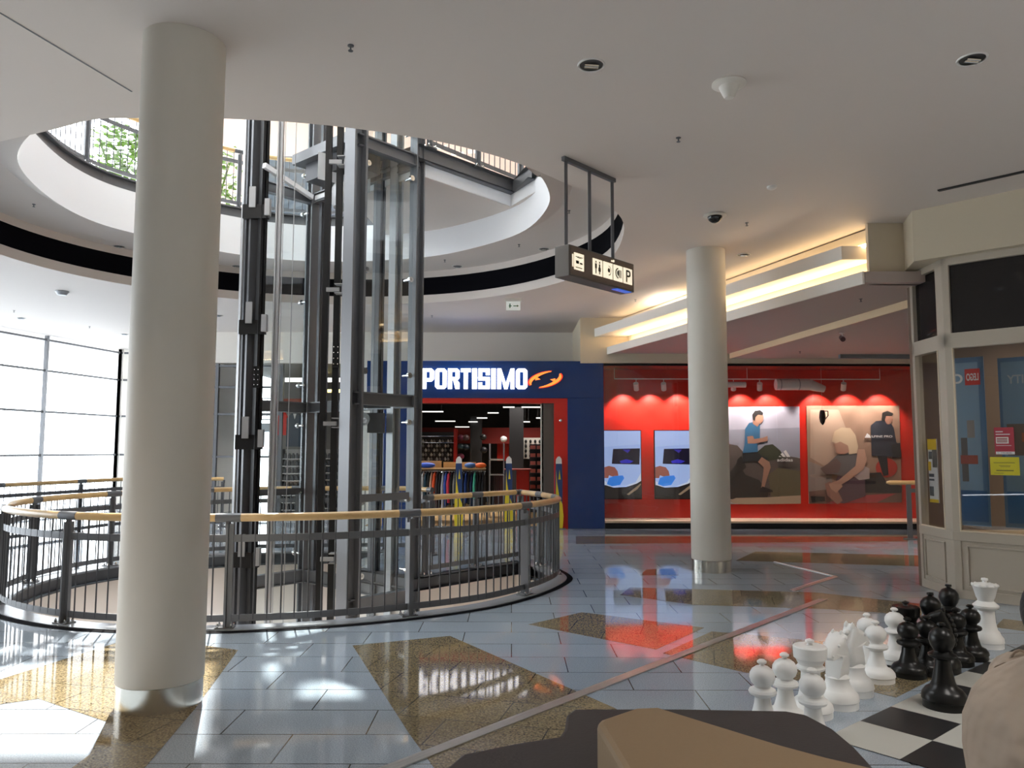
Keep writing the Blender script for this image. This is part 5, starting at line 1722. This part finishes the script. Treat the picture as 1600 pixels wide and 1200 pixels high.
for px, py, z, lab in ((548, 71, ZC, 'small sprinkler head in the ceiling, nearest the top of the near column'), (1060, 215, ZC, 'small sprinkler head below the cone speaker'), (1167, 348, ZC, 'small sprinkler head right of the dome camera'), (993, 468, ZC, 'small sprinkler head under the hanging sign box'), (675, 493, ZC, 'small sprinkler head right of the lift, above the shop wall'), (53, 319, 4.95, 'small sprinkler head in the round tray at its left'), (889, 329, 4.95, 'small sprinkler head in the tray, seen between the sign rods'), (22, 485, ZC, 'small sprinkler head above the facade\'s first mullion'), (140, 510, ZC, 'small sprinkler head above the facade, beside the near column'), (811, 382, 4.95, 'small sprinkler head in the tray beside the downlight by the sign'), (695, 406, 4.95, 'small sprinkler head in the tray above the downlight right of the lift'), (1345, 467, 3.6, 'small sprinkler head in the lowered ceiling'), (1250, 549, 3.5, 'small sprinkler head in the lowest ceiling panel')):
    sprinkler(px, py, z, lab)
for px, py, lab in ((1206, 291, 'square white smoke detector right of the sign, above the far column'), (993, 470, 'tiny white detector near the first cove'), ):
    if px == 993:
        continue
    x, y = G(px, py, ZC)
    o = MB().lathe([(0.05, 0), (0.05, -0.02), (0.03, -0.035), (0.001, -0.036)], 0, 0, 0, 20).build('smoke_detector', M_WHT, smooth=True, loc=(x, y, ZC))
    tag(o, lab, 'detector')
x, y = G(97, 455, ZC)
o = MB().lathe([(0.11, 0), (0.11, -0.02), (0.07, -0.07), (0.001, -0.075)], 0, 0, 0, 24).build('ceiling_speaker', M_GREYL, smooth=True, loc=(x, y, ZC))
tag(o, 'grey round ceiling unit below the black band at the far left', 'ceiling speaker')
x, y = G(1117, 336, ZC)
dc = empty('dome_camera', (x, y, ZC))
tag(dc, 'dark dome security camera on the ceiling above the far column', 'camera')
MB().lathe([(0.13, 0), (0.135, -0.012), (0.10, -0.02)], 0, 0, 0, 32).build('mounting_ring', M_WALL, dc, smooth=True)
MB().lathe([(0.085, -0.01)] + [(0.085 * math.cos(t * PI / 16), -0.02 - 0.075 * math.sin(t * PI / 16)) for t in range(0, 8)] + [(0.001, -0.095)], 0, 0, 0, 28, False, True).build('dome', mat('dome_black', (0.01, 0.01, 0.01), 0.1), dc, smooth=True)
x, y = G(1315, 520, 3.5)
bc = empty('bullet_camera', (x, y, 3.5))
tag(bc, 'small white and dark camera hanging from the lowest ceiling panel', 'camera')
MB().lathe([(0.04, 0), (0.04, -0.015)], 0, 0, 0, 16).tube([(0, 0, 0), (0.02, 0, -0.07)], 0.012, 8).build('arm', M_WHT, bc)
MB().tube([(0.02, 0.06, -0.07), (-0.02, -0.09, -0.12)], 0.04, 14).build('body', mat('camera_dark', (0.12, 0.06, 0.06), 0.4), bc, smooth=True)
# exit sign
x, y = G(802, 466, ZC)
ex = empty('exit_sign', (x, y, ZC))
tag(ex, 'small white exit sign box under the ceiling, right of the lift', 'sign')
MB().bb(-0.15, 0.15, -0.03, 0.03, -0.06, 0.0).build('housing', M_WHT, ex)
MB().bb(-0.13, 0.13, -0.008, 0.008, -0.22, -0.06).build('sign_plate', mat('exit_plate', (0.8, 0.82, 0.8), 0.4, emit=(0.9, 1, 0.92), estr=0.25), ex)
MB().bb(-0.07, -0.05, -0.012, -0.008, -0.18, -0.10).bb(-0.08, -0.03, -0.012, -0.008, -0.15, -0.135).bb(0.0, 0.07, -0.012, -0.008, -0.15, -0.135).yprism([(0.07, -0.165), (0.10, -0.142), (0.07, -0.12)], -0.012, -0.008).build('symbol', mat('exit_green', (0.02, 0.15, 0.06), 0.5), ex)

# ------------------------------------------------------------------ chess
Q0 = Vector((1.755, 4.47))
ca = math.radians(40.0)
va = Vector((math.cos(ca), math.sin(ca))) * 0.405
vb = Vector((math.sin(ca), -math.cos(ca))) * 0.405
cb = empty('chess_board', (0, 0, 0))
tag(cb, 'giant floor chess board of black and off-white squares', 'chess board')
mats = (mat('board_white', (0.50, 0.50, 0.46), 0.35), mat('board_black', (0.018, 0.018, 0.02), 0.35))
for par in (0, 1):
    b = MB()
    for i in range(8):
        for j in range(8):
            if (i + j) % 2 == par:
                p = Q0 + va * i + vb * j
                b.prism([tuple(p), tuple(p + va), tuple(p + va + vb), tuple(p + vb)], 0.003, 0.006)
    b.build('white_squares' if par == 0 else 'black_squares', mats[par], cb)
M_PW = mat('chess_white', (0.90, 0.90, 0.88), 0.35)
M_PB = mat('chess_black', (0.008, 0.008, 0.008), 0.3, 0, 0.35)
BASE = [(0.118, 0.0), (0.118, 0.04), (0.122, 0.043), (0.120, 0.07), (0.108, 0.088), (0.080, 0.105), (0.072, 0.115)]
def piece(kind, m):
    b = MB()
    if kind == 'pawn':
        b.lathe([(0.113, 0.0), (0.113, 0.035), (0.118, 0.04), (0.115, 0.062), (0.1, 0.082), (0.07, 0.098), (0.062, 0.115), (0.048, 0.165), (0.043, 0.205), (0.05, 0.212), (0.072, 0.222), (0.078, 0.235), (0.072, 0.248), (0.045, 0.26),
                 (0.045, 0.268), (0.062, 0.285), (0.071, 0.31), (0.069, 0.335), (0.056, 0.358), (0.035, 0.373), (0.014, 0.378), (0.012, 0.385), (0.026, 0.393), (0.027, 0.402), (0.015, 0.412), (0.001, 0.413)])
    elif kind == 'rook':
        b.lathe([(0.122, 0), (0.122, 0.035), (0.127, 0.04), (0.122, 0.068), (0.1, 0.09), (0.078, 0.108), (0.062, 0.17), (0.056, 0.25), (0.06, 0.262), (0.082, 0.272), (0.084, 0.285), (0.07, 0.30), (0.088, 0.335), (0.097, 0.34), (0.10, 0.405), (0.093, 0.412), (0.02, 0.415), (0.013, 0.425), (0.026, 0.434), (0.026, 0.444), (0.001, 0.455)])
    elif kind == 'bishop':
        b.lathe([(0.125, 0), (0.125, 0.045), (0.130, 0.05), (0.126, 0.085), (0.105, 0.112), (0.078, 0.130), (0.066, 0.16), (0.05, 0.24), (0.046, 0.29), (0.055, 0.298), (0.080, 0.308), (0.082, 0.322), (0.055, 0.337), (0.048, 0.345), (0.066, 0.375), (0.076, 0.41), (0.070, 0.445), (0.048, 0.475), (0.02, 0.488), (0.014, 0.493), (0.026, 0.502), (0.022, 0.515), (0.001, 0.518)])
    elif kind == 'queen':
        b.lathe([(0.118, 0), (0.118, 0.04), (0.123, 0.045), (0.12, 0.075), (0.102, 0.10), (0.092, 0.125), (0.078, 0.14), (0.066, 0.2), (0.06, 0.29), (0.072, 0.305), (0.095, 0.32), (0.097, 0.335), (0.075, 0.355), (0.058, 0.37), (0.062, 0.385), (0.07, 0.40), (0.092, 0.485), (0.098, 0.49), (0.096, 0.50), (0.07, 0.51), (0.02, 0.518), (0.014, 0.527), (0.027, 0.538), (0.024, 0.552), (0.001, 0.557)])
        for k in range(10):
            t = 2 * PI * k / 10
            b.sphere((0.09 * math.cos(t), 0.09 * math.sin(t), 0.497), 0.014, 8, 1, 5)
    elif kind == 'knight':
        b.lathe([(0.122, 0), (0.122, 0.04), (0.127, 0.045), (0.122, 0.078), (0.1, 0.105), (0.08, 0.125), (0.07, 0.16), (0.074, 0.18), (0.05, 0.2)])
        # horse head: rounded side profile
        prof = [(-.062, .17), (-.082, .24), (-.082, .30), (-.068, .355), (-.045, .395), (-.03, .43), (-.018, .455), (0.0, .438), (.03, .425), (.07, .405), (.10, .375), (.128, .345), (.134, .318), (.115, .298), (.085, .305), (.055, .318), (.035, .305), (.045, .26), (.062, .21), (.066, .17)]
        cxx = sum(p[0] for p in prof) / len(prof); czz = sum(p[1] for p in prof) / len(prof)
        vs, fs = [], []
        n = len(prof)
        lay = [(-.060, .62), (-.056, .80), (-.040, .95), (0, 1.0), (.040, .95), (.056, .80), (.060, .62)]
        for yy, sc in lay:
            for (x, z) in prof:
                taper = 1 - 0.35 * max(0, (x - 0.02) / 0.11)
                vs.append((cxx + (x - cxx) * sc, yy * taper, czz + (z - czz) * sc))
        for i in range(len(lay) - 1):
            for k in range(n):
                fs.append((i * n + k, i * n + (k + 1) % n, (i + 1) * n + (k + 1) % n, (i + 1) * n + k))
        for base in (0, (len(lay) - 1) * n):
            tri = tessellate_polygon([[Vector((vs[base + q][0], vs[base + q][2], 0)) for q in range(n)]])
            fs += [tuple(base + q for q in t) for t in tri]
        b.add(vs, fs)
        for s in (-1, 1):
            b.lathe([(0.017, 0), (0.014, 0.02), (0.003, 0.036)], -0.02, s * 0.026, 0.43, 8)
            b.sphere((0.062, s * 0.047, 0.385), 0.010, 8, 1, 5)
            b.sphere((0.112, s * 0.030, 0.325), 0.010, 8, 1, 5)
        for k in range(7):
            b.sphere((-0.088 + 0.004 * (k - 2) ** 2 * 0.6, 0, 0.20 + k * 0.033), 0.022, 8, 1, 5)
    o = b.build('chess_' + kind, m, smooth=True)
    return o
chess = [
    ('pawn', 0, 1187, 4.53, 0, 'white chess pawn nearest the bench\'s far tip, leftmost of all pieces'),
    ('pawn', 0, 1222, 4.68, 0, 'white chess pawn between the leftmost pawn and the white rook'),
    ('rook', 0, 1262, 4.85, 0, 'white chess rook behind the lowest white pawn'),
    ('pawn', 0, 1264, 4.36, 0, 'white chess pawn in front of the white rook, partly behind the bench'),
    ('knight', 0, 1303, 5.02, -2.4, 'white chess knight beside the white rook, nearer of two knights'),
    ('knight', 0, 1328, 5.27, 0.4, 'white chess knight behind the other white knight'),
    ('pawn', 0, 1365, 5.55, 0, 'white chess pawn in the middle, nearest the black pieces'),
    ('pawn', 0, 1352, 5.80, 0, 'white chess pawn half hidden behind the middle pawn'),
    ('pawn', 0, 1395, 6.00, 0, 'white chess pawn farthest back, left of the black rook'),
    ('pawn', 1, 1415, 5.66, 0, 'black chess pawn in front of the black rook'),
    ('rook', 1, 1413, 6.06, 0, 'black chess rook behind the leftmost black pawn'),
    ('pawn', 1, 1445, 5.72, 0, 'black chess pawn between the rook and the big front bishop'),
    ('bishop', 1, 1452, 6.05, 0, 'black chess bishop behind the tight cluster of black pieces'),
    ('knight', 1, 1466, 5.80, 2.6, 'black chess knight in the middle of the black cluster'),
    ('bishop', 1, 1481, 6.42, 0, 'black chess bishop standing highest, before the kiosk corner'),
    ('pawn', 1, 1513, 6.13, 0, 'black chess pawn beside the tall white queen'),
    ('pawn', 1, 1490, 5.98, 0, 'black chess pawn tucked behind the big front bishop'),
    ('bishop', 1, 1467, 4.98, 0, 'large black chess bishop standing alone at the front on the board'),
    ('queen', 0, 1538, 6.50, 0, 'tall white chess queen before the kiosk\'s front panel'),
]
protos_ = {}
for kind, colr, px, Y, rz, lab in chess:
    key = (kind, colr)
    if key in protos_:
        o = protos_[key].copy()
        COL.objects.link(o)
    else:
        o = piece(kind, M_PW if colr == 0 else M_PB)
        protos_[key] = o
    x = V(px, 900, Y)[0]
    onb = 0.006 if ((Vector((x, Y)) - Q0).dot(va.normalized()) > 0.0 and (Vector((x, Y)) - Q0).dot(vb.normalized()) > 0.0 and (Vector((x, Y)) - Q0).dot(va.normalized()) < 3.24) else 0.0
    o.location = (x, Y, onb)
    o.rotation_euler = (0, 0, rz)
    tag(o, lab, 'chess piece', 'giant chess set')

# ------------------------------------------------------------------ lounge bench in the foreground
ZSEAT = 0.42
def gz(px, py, z):
    return G(px, py, z)
out = [gz(700, 1197, ZSEAT), gz(722, 1178, ZSEAT), gz(800, 1162, ZSEAT), gz(872, 1151, ZSEAT), gz(882, 1138, ZSEAT), gz(885, 1117, ZSEAT), gz(897, 1107, ZSEAT), gz(1060, 1107, ZSEAT), gz(1225, 1110, ZSEAT), gz(1262, 1117, ZSEAT), gz(1300, 1137, ZSEAT), gz(1335, 1166, ZSEAT), gz(1368, 1202, ZSEAT),
       (1.30, 2.60), (1.20, 2.45), (1.15, 1.9), (1.0, 1.55), (0.3, 1.5), (-0.3, 1.6), (-0.5, 2.2), (-0.42, 2.7)]
M_SEAT = mat('dark_upholstery', (0.042, 0.034, 0.033), 0.75, bump=(60, 0.15, 0.01))
M_TAN = mat('tan_upholstery', (0.30, 0.205, 0.115), 0.7, bump=(50, 0.12, 0.01))
bench = empty('lounge_bench', (0.4, 2.4, 0))
tag(bench, 'low dark brown lounge bench with a curved outline in the foreground', 'bench')
MB().prism([(x - 0.4, y - 2.4) for x, y in out], 0.08, ZSEAT).build('seat', M_SEAT, bench, bevel=0.02)
ins = [((x - 0.45) * 0.9 + 0.05, (y - 2.4) * 0.9) for x, y in out]
MB().prism(ins, 0.0, 0.08).build('plinth', M_BLACK, bench)
ZT_ = 0.62
tb_ = [gz(932, 1129, ZT_), gz(938, 1123, ZT_), gz(988, 1106, ZT_), gz(1032, 1104, ZT_), gz(1120, 1131, ZT_), gz(1225, 1163, ZT_), gz(1300, 1183, ZT_), gz(1375, 1200, ZT_)]
tb_ = tb_ + [(1.15, 2.1), (0.8, 1.95), (0.45, 2.1)]
# keep a soft curve on the near side
tb_[-2:] = [(0.62, 2.15), (0.36, 2.35)]
cu = MB().prism(tb_, ZSEAT + 0.001, ZT_).build('back_cushion', M_TAN, None, bevel=0.02)
tag(cu, 'tan wedge-shaped upholstered cushion block standing on the dark bench', 'cushion')

# ------------------------------------------------------------------ seated person at the right edge
stool = MB().lathe([(0.24, 0.0), (0.26, 0.02), (0.27, 0.30), (0.25, 0.335), (0.001, 0.34)], 0, 0, 0, 40).build('round_pouf', M_SEAT, smooth=True, loc=(1.58, 2.2, 0))
tag(stool, 'round dark pouf under the seated person at the picture\'s right edge', 'pouf')
def skin(name, verts, edges, radii, m, parent, sub=2, root=0):
    me = bpy.data.meshes.new(name)
    me.from_pydata(verts, edges, [])
    o = bpy.data.objects.new(name, me)
    COL.objects.link(o)
    me.materials.append(m)
    sk = o.modifiers.new('skin', 'SKIN')
    sk.use_smooth_shade = True
    for i, r in enumerate(radii):
        rr = r if isinstance(r, tuple) else (r, r)
        me.skin_vertices[0].data[i].radius = rr
    me.skin_vertices[0].data[root].use_root = True
    s = o.modifiers.new('sub', 'SUBSURF')
    s.levels = sub
    s.render_levels = sub
    if parent:
        o.parent = parent
    return o
M_SKIN = mat('skin_tone', (0.50, 0.27, 0.18), 0.5)
M_SHIRT = mat('beige_shirt', (0.46, 0.37, 0.29), 0.85, bump=(7, 0.9, 0.06))
M_TROU = mat('dark_trousers', (0.03, 0.035, 0.05), 0.8)
M_HAIR = mat('dark_hair', (0.008, 0.006, 0.006), 0.5, bump=(120, 0.5, 0.01))
per = empty('person', (1.58, 2.2, 0.0))
tag(per, 'person in a beige shirt with dark hair sitting bent forward, seen from behind', 'person')
def P_(x, y, z):
    return (x - 1.58, y - 2.2, z)
# body: pelvis, spine, neck, head; arms with hands; legs with feet
bv = [P_(1.50, 2.2, .50), P_(1.47, 2.2, .66), P_(1.47, 2.2, .82), P_(1.50, 2.2, .96), P_(1.53, 2.2, 1.05), P_(1.56, 2.2, 1.13), P_(1.59, 2.2, 1.21),
      P_(1.56, 2.04, .95), P_(1.72, 1.97, .74), P_(1.93, 2.04, .62), P_(1.99, 2.07, .60),
      P_(1.56, 2.38, .95), P_(1.72, 2.45, .74), P_(1.93, 2.38, .62), P_(1.99, 2.35, .60),
      P_(1.72, 2.10, .50), P_(1.97, 2.08, .50), P_(1.95, 2.08, .25), P_(1.93, 2.08, .08), P_(2.08, 2.07, .04),
      P_(1.72, 2.32, .50), P_(1.97, 2.34, .50), P_(1.95, 2.34, .25), P_(1.93, 2.34, .08), P_(2.08, 2.35, .04)]
be = [(0, 1), (1, 2), (2, 3), (3, 4), (4, 5), (5, 6), (3, 7), (7, 8), (8, 9), (9, 10), (3, 11), (11, 12), (12, 13), (13, 14), (0, 15), (15, 16), (16, 17), (17, 18), (18, 19), (0, 20), (20, 21), (21, 22), (22, 23), (23, 24)]
br_ = [.08, .09, .09, .06, .05, .085, .08, .04, .045, .034, .028, .04, .045, .034, .028, .05, .05, .045, .035, .025, .05, .05, .045, .035, .025]
body = skin('body', bv, be, br_, M_SKIN, per)
# fingers
for side, (hx, hy, hz, s) in (('right', (1.99, 2.07, .60, 1)), ('left', (1.99, 2.35, .60, -1))):
    for k, (L_, off) in enumerate(((.07, -.03), (.08, -.01), (.075, .01), (.06, .03))):
        skin('finger', [P_(hx, hy + off, hz), P_(hx + L_ * .5, hy + off * 1.2, hz - .005), P_(hx + L_ * .85, hy + off * 1.2, hz - .03), P_(hx + L_, hy + off * 1.2, hz - .05)], [(0, 1), (1, 2), (2, 3)], [.011, .009, .0085, .008], M_SKIN, body, 1)
    skin('thumb', [P_(hx - .02, hy + .02 * s, hz), P_(hx + .015, hy + .055 * s, hz - .005), P_(hx + .045, hy + .06 * s, hz - .02)], [(0, 1), (1, 2)], [.012, .010, .009], M_SKIN, body, 1)
MB().sphere((0, 0, 0), 0.102, 24, 1.12, 16).build('hair', M_HAIR, per, smooth=True, loc=P_(1.537, 2.2, 1.15))
MB().sphere(P_(1.6, 2.115, 1.13), 0.022, 10, 1.3, 8).sphere(P_(1.6, 2.285, 1.13), 0.022, 10, 1.3, 8).build('ears', M_SKIN, per, smooth=True)
MB().sphere(P_(1.662, 2.2, 1.12), 0.017, 10, 1.3, 8).build('nose', M_SKIN, per, smooth=True)
def loft(rows, n=28):
    """closed surface through horizontal ellipses (cx, cy, z, rx, ry)"""
    b = MB()
    vs, fs = [], []
    for (cx_, cy_, z, rx, ry) in rows:
        for k in range(n):
            t = 2 * PI * k / n
            vs.append(P_(cx_ + rx * math.cos(t), cy_ + ry * math.sin(t), z))
    for i in range(len(rows) - 1):
        for k in range(n):
            fs.append((i * n + k, i * n + (k + 1) % n, (i + 1) * n + (k + 1) % n, (i + 1) * n + k))
    fs.append(tuple(range(n)))
    fs.append(tuple((len(rows) - 1) * n + k for k in range(n)))
    return b.add(vs, fs)
sh_ = loft([(1.50, 2.2, .39, .165, .195), (1.49, 2.2, .44, .172, .205), (1.472, 2.2, .54, .166, .198), (1.458, 2.2, .60, .176, .205), (1.448, 2.2, .68, .168, .196), (1.438, 2.2, .76, .166, .20), (1.442, 2.2, .84, .160, .212),
            (1.460, 2.2, .90, .146, .215), (1.482, 2.2, .945, .125, .20), (1.503, 2.2, .98, .100, .155), (1.520, 2.2, 1.01, .080, .105), (1.532, 2.2, 1.035, .066, .074), (1.537, 2.2, 1.05, .062, .068)])
for s_y in (-1, 1):
    sh_.tube([P_(1.47, 2.2 + s_y * .12, .915), P_(1.51, 2.2 + s_y * .165, .915), P_(1.56, 2.2 + s_y * .20, .88), P_(1.62, 2.2 + s_y * .22, .83), P_(1.68, 2.2 + s_y * .23, .78)], [.07, .088, .086, .08, .074], 16)
o_ = sh_.build('shirt', M_SHIRT, per, smooth=True)
cr = MB()
cr.tube([P_(1.536 + 0.064 * math.cos(t), 2.2 + 0.070 * math.sin(t), 1.048 - 0.012 * math.cos(t)) for t in [2 * PI * k / 24 for k in range(25)]], 0.012, 8, False)
for s_y in (-1, 1):   # sleeve seams
    cr.tube([P_(1.515 + .088 * math.cos(t) * .6, 2.2 + s_y * (.165 + .012 * math.cos(t)), .915 + .093 * math.sin(t)) for t in [2 * PI * k / 20 for k in range(21)]], 0.004, 6, False)
cr.build('collar_and_seams', M_SHIRT, per, smooth=True)
tr_ = loft([(1.52, 2.2, .345, .15, .17), (1.515, 2.2, .42, .165, .19), (1.51, 2.2, .50, .155, .185), (1.50, 2.2, .56, .13, .16)])
for s_y in (-1, 1):
    tr_.tube([P_(1.52, 2.2 + s_y * .08, .46), P_(1.64, 2.2 + s_y * .09, .475), P_(1.80, 2.2 + s_y * .105, .485), P_(1.91, 2.2 + s_y * .115, .485), P_(1.965, 2.2 + s_y * .12, .45), P_(1.975, 2.2 + s_y * .12, .38), P_(1.965, 2.2 + s_y * .12, .24), P_(1.95, 2.2 + s_y * .12, .09)], [.105, .108, .092, .084, .08, .075, .066, .062], 16)
tr_.build('trousers', M_TROU, per, smooth=True)
for s_y in (-1, 1):
    MB().tube([P_(1.90, 2.2 + s_y * .125, .045), P_(1.96, 2.2 + s_y * .125, .05), P_(2.06, 2.2 + s_y * .13, .042), P_(2.14, 2.2 + s_y * .133, .034), P_(2.17, 2.2 + s_y * .133, .03)], [.036, .045, .040, .032, .018], 14).build('shoe', mat('shoe_dark', (0.03, 0.03, 0.03), 0.6), per, smooth=True)

# ------------------------------------------------------------------ plants and blinds on the storey above
def plant(px, py, Y, lab, n=60, h=1.0, seed=1):
    random.seed(seed)
    x, z = V(px, py, Y)
    pl = empty('potted_plant', (x, Y, 5.6))
    tag(pl, lab, 'plant')
    MB().lathe([(0.14, 0), (0.18, 0.3), (0.17, 0.32)], n=20).build('pot', M_GREYL, pl, smooth=True)
    b = MB()
    for i in range(6):
        t = random.random() * 6.28
        b.tube([(0, 0, 0.3), (0.1 * math.cos(t), 0.1 * math.sin(t), h * .6), (0.3 * math.cos(t), 0.3 * math.sin(t), h)], 0.01, 5)
    b.build('stems', mat('stem_green', (0.1, 0.16, 0.04), 0.7), pl)
    b = MB()
    for i in range(n):
        t = random.random() * 6.28; r_ = 0.42 * math.sqrt(random.random()); zz = 0.3 + h * random.random()
        a = random.random() * 6.28
        c = Vector((r_ * math.cos(t), r_ * math.sin(t), zz))
        d = Vector((math.cos(a), math.sin(a), random.uniform(-.6, .4))).normalized() * 0.14
        s = d.cross(Vector((0, 0, 1))).normalized() * 0.06
        b.add([c, c + d * .5 + s, c + d, c + d * .5 - s], [(0, 1, 2, 3)])
    b.build('foliage', mat('leaf_green', (0.13, 0.24, 0.04), 0.5), pl)
plant(185, 250, 13.2, 'leafy green plant behind the upper railing, left of the near column', 520, 1.3, 3)
plant(342, 215, 14.5, 'green plant on the storey above, just right of the near column', 300, 1.5, 5)
# column and dark shop glass of the storey above
x0, _ = V(430, 230, 15.0); x1, _ = V(475, 230, 15.0)
tag(MB().bb(x0 - 0.8, x1 + 0.6, 16.2, 16.3, 6.3, 7.9).build('dark_window', mat('blue_grey_glass', (0.05, 0.065, 0.085), 0.3)), 'blue-grey shop window of the storey above, seen through the lift', 'window')
for i, (px, py) in enumerate(((688, 230), (715, 240), (735, 237), (744, 237))):
    x, z = V(px, py, 17)
    tag(MB().box(0, 0, 0, 0.28 if i < 2 else 0.1, 0.08, 0.05).build('ceiling_lamp', M_STRIP, loc=(x, 17, z)), 'small bright lamp of the storey above, over the straight steel beam', 'lamp', 'upper storey lamps')
# yellow and dark stands on the storey below
for i, (px, py, sx_, c, lab) in enumerate(((452, 975, 0.7, (0.75, 0.42, 0.03), 'orange-yellow market stand on the storey below'), (497, 972, 0.3, (0.7, 0.45, 0.05), 'small yellow box on the storey below, beside the black rails'))):
    d = _ray(px, py); t = (-4.2 - EYE) / d.z
    o = MB().box(0, 0, 0, sx_, 0.6, 1.1).box(0, 0, 0.6, sx_ + 0.1, 0.7, 0.06).build('market_stand', mat('stand%d' % i, c, 0.5), loc=(d.x * t, d.y * t, -4.9))
    tag(o, lab, 'stand')
